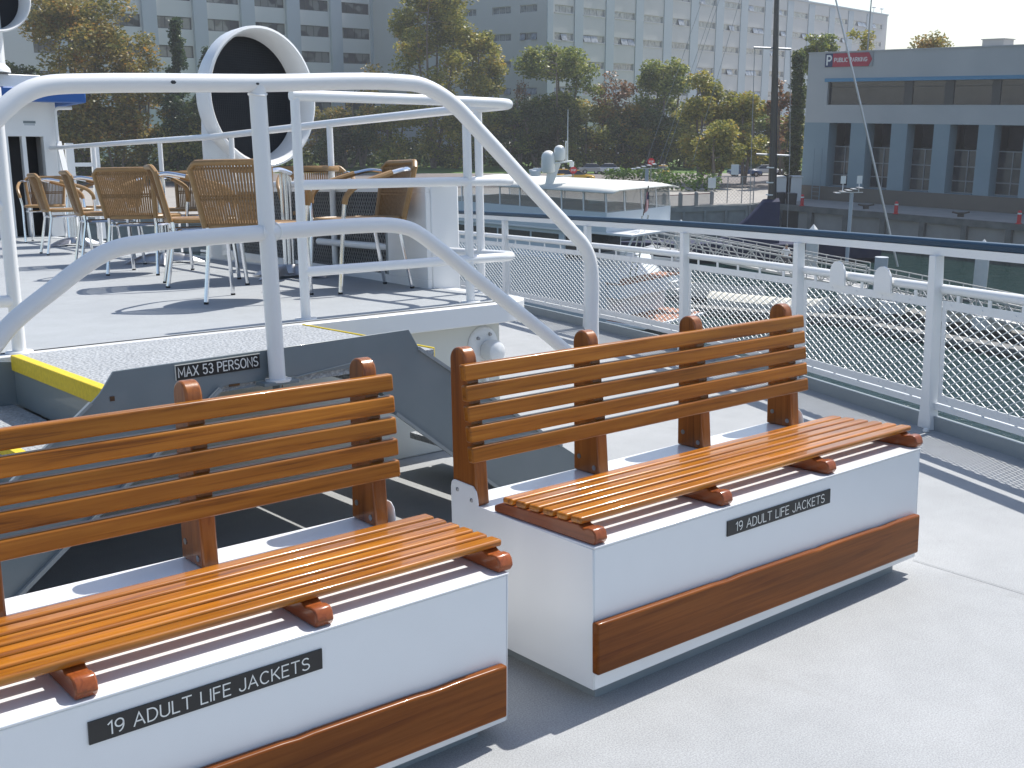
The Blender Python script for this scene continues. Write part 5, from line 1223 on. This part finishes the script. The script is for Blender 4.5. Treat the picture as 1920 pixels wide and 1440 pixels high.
m = ymb(); m.box(4, 11, 1.0, 3.6, Z3, Z2+.25); m.box(1.2, 3.4, 2.4, 5.2, Z3, Z2+.1); m.build('flybridge_seats', mat('tan_upholstery', (.45,.34,.24), .7), yt, bevel=.08)
m = ymb(); m.box(-2.6, -.01, .1, BW-.1, .85, 1.02); m.build('swim_platform', white, yt, bevel=.04)
m = ymb(); m.box(-2.5, -.02, .2, BW-.2, 1.0205, 1.035); m.build('swim_platform_teak', teak, yt, ang=0)
m = ymb(); m.box(-.95, 3.14, .15, BW-.15, 3.06, 3.16); m.build('cockpit_floor', teak, yt, ang=0)
m = ymb(); m.box(-.93, -.01, .2, BW-.2, 2.3, 3.055); m.box(-.9,1.55,.05,.12,3.165,3.9); m.box(-.9,1.55,BW-.12,BW-.05,3.165,3.9); m.build('cockpit_side', yw, yt, bevel=.02)
m = ymb()
for dy in (1.2, 1.75): m.bar((-.7, dy, 3.17), (-1.5, dy, Z3+.9), .06)
for k in range(6): z = 3.4+k*.4; x = -.7-.8*(z-3.17)/(Z3+.9-3.17); m.bar((x, 1.2, z), (x, 1.75, z), .05)
m.build('ladder', alu, yt, ang=0)
m = ymb()
for y in (.3, BW-.3): m.bar((-1.6, y, Z3-.14), (-.6, y, 3.9), .09)
for k in range(5): z = 1.1+k*.4; m.box(-2.2+.25*k, -1.95+.25*k, BW-1.3, BW-.35, z, z+.05)
m.build('stern_supports', white, yt, ang=0)
# radar arch
def ypt(px, py, Y=63.5): return atY(px, py, Y)
m = MB(); A1_ = ypt(1030, 348); m.bar(A1_, ypt(1046, 305), .22, .35); m.bar(ypt(1036,306), ypt(1073,302), .5, .08); m.bar(ypt(1026,348), ypt(1030,322), .25, .25); m.bar(ypt(1040,331), ypt(1072,329), .1, .1); m.build('radar_arch', letter, yt, bevel=.02)
for px, py0, py1, rp in ((1028, 324, 282, 13), (1049, 301, 272, 10.5)):
    a = ypt(px, py0); t_ = ypt(px, py1); r = rp/2080*63.5; hh = t_.z-a.z
    m = MB(); m.lathe([(0,0),(r*.8,0),(r,.12),(r,hh-r)]+[(r*math.cos(k*math.pi/12), hh-r+r*math.sin(k*math.pi/12)) for k in range(1,6)]+[(0,hh)], 20, M.Translation(a)); m.build('radar_dome', letter, yt, ang=60)
a = ypt(1004, 330); m = MB(); m.lathe([(0,0),(.3,0),(.3,.3),(.12,.34),(.12,.45)], 12, M.Translation(a)); q0, q1 = ypt(992,321), ypt(1019,317); m.bar(q0, q1, .25, .18); m.build('radar_scanner', white, yt, bevel=.03)
m = MB(); m.tube([ypt(1064,302), ypt(1065,205)], [.04,.015], 6); m.tube([ypt(1061,302), ypt(1061,264)], .04, 6); m.build('whip_antenna', letter, yt)
m = MB(); m.lathe([(0,-.3),(.12,-.28),(.14,0)], 10, M.Translation(ypt(1072,303))); m.build('search_light', white, yt)
# flag
fl = thing('ensign_flag', 'small drooping striped flag on a staff at the yacht stern', 'flag', tuple(ypt(1212, 400, 61)))
fr_, fw_ = mat('flag_red', (.40,.03,.04), .8), mat('flag_white', (.6,.6,.6), .8)
m = MB(); p0_, p1_ = ypt(1206, 404, 61), ypt(1216, 348, 61); m.tube([p0_, p1_], .03, 6); m.build('staff', bark_d, fl)
m = MB(); vs = []
top_, bot_ = ypt(1216, 362, 61), ypt(1212, 372, 61)
for i in range(9):
    t = i/8
    for j in range(8):
        u = j/7; bx = 1216-1.5*t-(14*t)*0-u*(3+5*t)*1.0; vs.append(tuple(atY(1217-2*t-u*9*(.5+.5*t)+(8*u*t if 0 else 0), 360+34*t+u*8*t, 61+.12*math.sin(6*u+3*t))))
fsz = []
for i in range(8):
    for j in range(7): fsz.append((i*8+j, i*8+j+1, i*8+9+j, i*8+8+j))
m.add(vs, fsz); m.m = [2 if (k//7) < 3 and (k % 7) < 4 else (0 if (k % 7) % 2 == 0 else 1) for k in range(56)]
m.build('flag_cloth', [fr_, fw_, sign_blue], fl, fix=False)
# ------------------------------------------------------------------ sailing boat with black mast
mast_b = mat('black_mast', (.012,.013,.014), .3, coat=.4); navyc = mat('navy_sail_cover', (.008,.014,.05), .8, noise=(1.5,.6,(.014,.022,.07)))
YS = 92.0; sb = thing('sailing_boat', 'navy sailing boat with tall black mast and covered sail by the quay', 'sailing boat', tuple(atY(1447, 440, YS)))
m = MB(); a, b_ = atY(1447, 400, YS), atY(1458, -60, YS); k = 8
m.tube([V((a.x, YS, 1.4))]+[a.lerp(b_, i/k) for i in range(k+1)], [.36]+[.36-.18*i/k for i in range(k+1)], 12); m.build('mast', mast_b, sb)
m = MB()
for py in (315, 343, 366): q = atY(1444+(380-py)*.03, py, YS); m.tube([q, q+V((0,0,.09))], .37, 12)
m.build('mast_band', letter, sb)
m = MB(); cs = atY(1447, 438, YS).x; xs = [-13,-9,-4,0,4,7.5,9]; ws = [.05,1.2,1.8,2.0,1.8,1.2,.7]; vs = []
for x, w in zip(xs, ws):
    for u, z in ((-1,1.55),(-.8,.3),(0,-.3),(.8,.3),(1,1.55)): vs.append((cs+x, YS+u*w, z))
m.add(vs, [(i*5+j,i*5+j+1,i*5+6+j,i*5+5+j) for i in range(6) for j in range(4)]+[(30,31,32,33,34)]); m.add([vs[i*5] for i in range(7)]+[vs[i*5+4] for i in range(7)], [(i,i+1,i+8,i+7) for i in range(6)]); m.build('hull', navyc, sb)
m = MB(); P0 = atY(1462, 372, YS-.5); P1 = atY(1432, 374, YS-.5); P2 = atY(1405, 405, YS-.5); P3 = atY(1352, 446, YS-.5); P4 = atY(1290, 466, YS-.5); P5 = atY(1475, 470, YS-.5)
top = [P5, P0, P1, P2, P3, P4]; vs = []
for p in top[1:]:
    for dy in (-.45, 0, .45): vs.append((p.x, YS+dy*(1 if p is not P4 else 2.2)-.2, p.z+(0 if dy == 0 else -.25)))
    
n5 = len(top)-1; fsz = [(i*3+j, i*3+j+1, i*3+4+j, i*3+3+j) for i in range(n5-1) for j in range(2)]
low = []
for p in top[1:]:
    low.append((p.x, YS-1.2, 1.5)); 
base_i = len(vs); vs += low; fsz += [(i*3, i*3+3, base_i+i+1, base_i+i) for i in range(n5-1)]
vs2 = [(p.x, YS+1.0, 1.5) for p in top[1:]]; b2 = len(vs); vs += vs2; fsz += [(i*3+2, i*3+5, b2+i+1, b2+i) for i in range(n5-1)]; fsz += [(0,1,2,b2,base_i)]
m.add(vs, fsz); m.build('sail_cover', navyc, sb)
m = MB()
for px0, px1, py, w in ((1413, 1483, 91, .09), (1418, 1481, 291, .09)): m.tube([atY(px0, py-2, YS), atY(px1, py+1, YS)], w, 6)
m.build('spreader', alu_d, sb)
m = MB(); 
for P in (((1409, 285), (1404, 472)), ((1482, 95), (1481, 290)), ((1481, 290), (1476, 430)), ((1415, 90), (1409, 285)), ((1446, 340), (1417, 470))): m.tube([atY(*P[0], YS), atY(*P[1], YS)], .032, 5)
for a_, b2_ in (((1320,-10),(1165,440)),((1345,-10),(1190,440)),((1352,-10),(1200,440)),((1390,-10),(1300,300))): m.tube([atY(*a_, YS), atY(*b2_, YS)], .02, 4)
m.build('rigging', winframe, sb)
m = MB(); m.tube([atY(1560, -30, 74), atY(1612, 190, 74), atY(1683, 500, 74)], [.05,.07,.085], 8); o_ = m.build('furled_stay', alu_d, None); tagp(o_, 'long thin pale stay slanting across the parking building and its sign', 'stay')
# mast of a boat behind
q = atY(1627, 90, 140); m = MB(); m.tube([(q.x, 140, G), (q.x, 140, q.z+8)], [.2,.06], 8); tagp(m.build('flag_pole', winframe), 'thin grey pole rising behind the parking roof left of the sky', 'pole')
# street light over the roof
# ------------------------------------------------------------------ person on the gangway
def skin(name, verts, edges, rads, mt, parent, sub=1):
    me = bpy.data.meshes.new(name); off = OFF[parent.name]; me.from_pydata([tuple(V(v)-off) for v in verts], edges, []); me.materials.append(mt)
    o = bpy.data.objects.new(name, me); SC.collection.objects.link(o); o.parent = parent; OFF[o.name] = off
    o.modifiers.new('skin', 'SKIN'); me.skin_vertices.new() if not me.skin_vertices else None
    for sv, r in zip(me.skin_vertices[0].data, rads): sv.radius = (r, r*.8)
    me.skin_vertices[0].data[0].use_root = True
    s = o.modifiers.new('sub', 'SUBSURF'); s.levels = sub; s.render_levels = sub; return o
pt = (1476-1215)/(1625-1215); fp = g0.lerp(g1, pt)
for _ in range(6):   # walk along the gangway until the person stands at photo x=1476
    u = (fp.x/(fp.y/math.cos(TH)*0+fp.y)); r_ = wray((1472, 505)); tgt = r_.x/r_.y; fp = fp + (g1-g0).normalized()*((tgt*fp.y-fp.x)*.9)
fp.z += .045
pe = thing('person', 'person in a white shirt and grey trousers walking on the sloping gangway', 'person', tuple(fp))
B = lambda x, y, z: (fp.x+x, fp.y+y, fp.z+z)
skinm = mat('skin', (.45,.27,.19), .5); shirt = mat('white_shirt', (.75,.75,.75), .8); trou = mat('grey_trousers', (.10,.10,.11), .85); hairm = mat('grey_hair', (.25,.24,.22), .8)
pv = [B(0,0,.93),B(0,0,1.12),B(0,0,1.32),B(0,0,1.47),B(0,-.01,1.56),B(.01,-.03,1.66),B(.01,-.02,1.74), B(.19,0,1.41),B(.25,-.03,1.14),B(.22,-.2,.96), B(-.19,0,1.41),B(-.27,.02,1.14),B(-.22,-.14,.95), B(.09,0,.86),B(.10,-.06,.50),B(.10,.06,.08),B(.11,-.08,.04), B(-.09,0,.86),B(-.12,.03,.50),B(-.11,-.02,.08),B(-.12,-.16,.04)]
pe_e = [(0,1),(1,2),(2,3),(3,4),(4,5),(5,6),(3,7),(7,8),(8,9),(3,10),(10,11),(11,12),(0,13),(13,14),(14,15),(15,16),(0,17),(17,18),(18,19),(19,20)]
pr_ = [.14,.13,.16,.11,.055,.095,.085,.06,.045,.035,.06,.045,.035,.09,.065,.045,.045,.09,.065,.045,.045]
body = skin('body', pv, pe_e, pr_, skinm, pe, 2)
skin('shirt', [pv[i] for i in (1,0,2,3,7,8,10,11)], [(1,0),(0,2),(2,3),(3,4),(4,5),(3,6),(6,7)], [.16,.165,.185,.12,.08,.07,.08,.07], shirt, pe, 2)
skin('trousers', [pv[i] for i in (0,13,14,15,17,18,19)], [(0,1),(1,2),(2,3),(0,4),(4,5),(5,6)], [.155,.11,.085,.07,.11,.085,.07], trou, pe, 2)
m = MB(); T = M.Translation(V(B(.01,-.01,1.70))); m.lathe([(.10*math.cos(k*math.pi/12), .11*math.sin(k*math.pi/12)) for k in range(6)]+[(0,.11)], 14, T); m.build('hair', hairm, pe, ang=60)

# ------------------------------------------------------------------ light air haze over the harbour
hz = bpy.data.materials.new('haze'); hz.use_nodes = True; n = hz.node_tree.nodes; n.remove(n['Principled BSDF'])
pv_ = n.new('ShaderNodeVolumePrincipled'); pv_.inputs['Color'].default_value = (.93, .95, 1, 1); pv_.inputs['Density'].default_value = .00042; pv_.inputs['Anisotropy'].default_value = .2
hz.node_tree.links.new(pv_.outputs[0], n['Material Output'].inputs['Volume'])
m = MB(); m.box(-650, 760, -340, 950, -14, 62); tagp(m.build('haze', hz, ang=0), 'thin pale haze over the harbour', 'haze', kind='stuff')
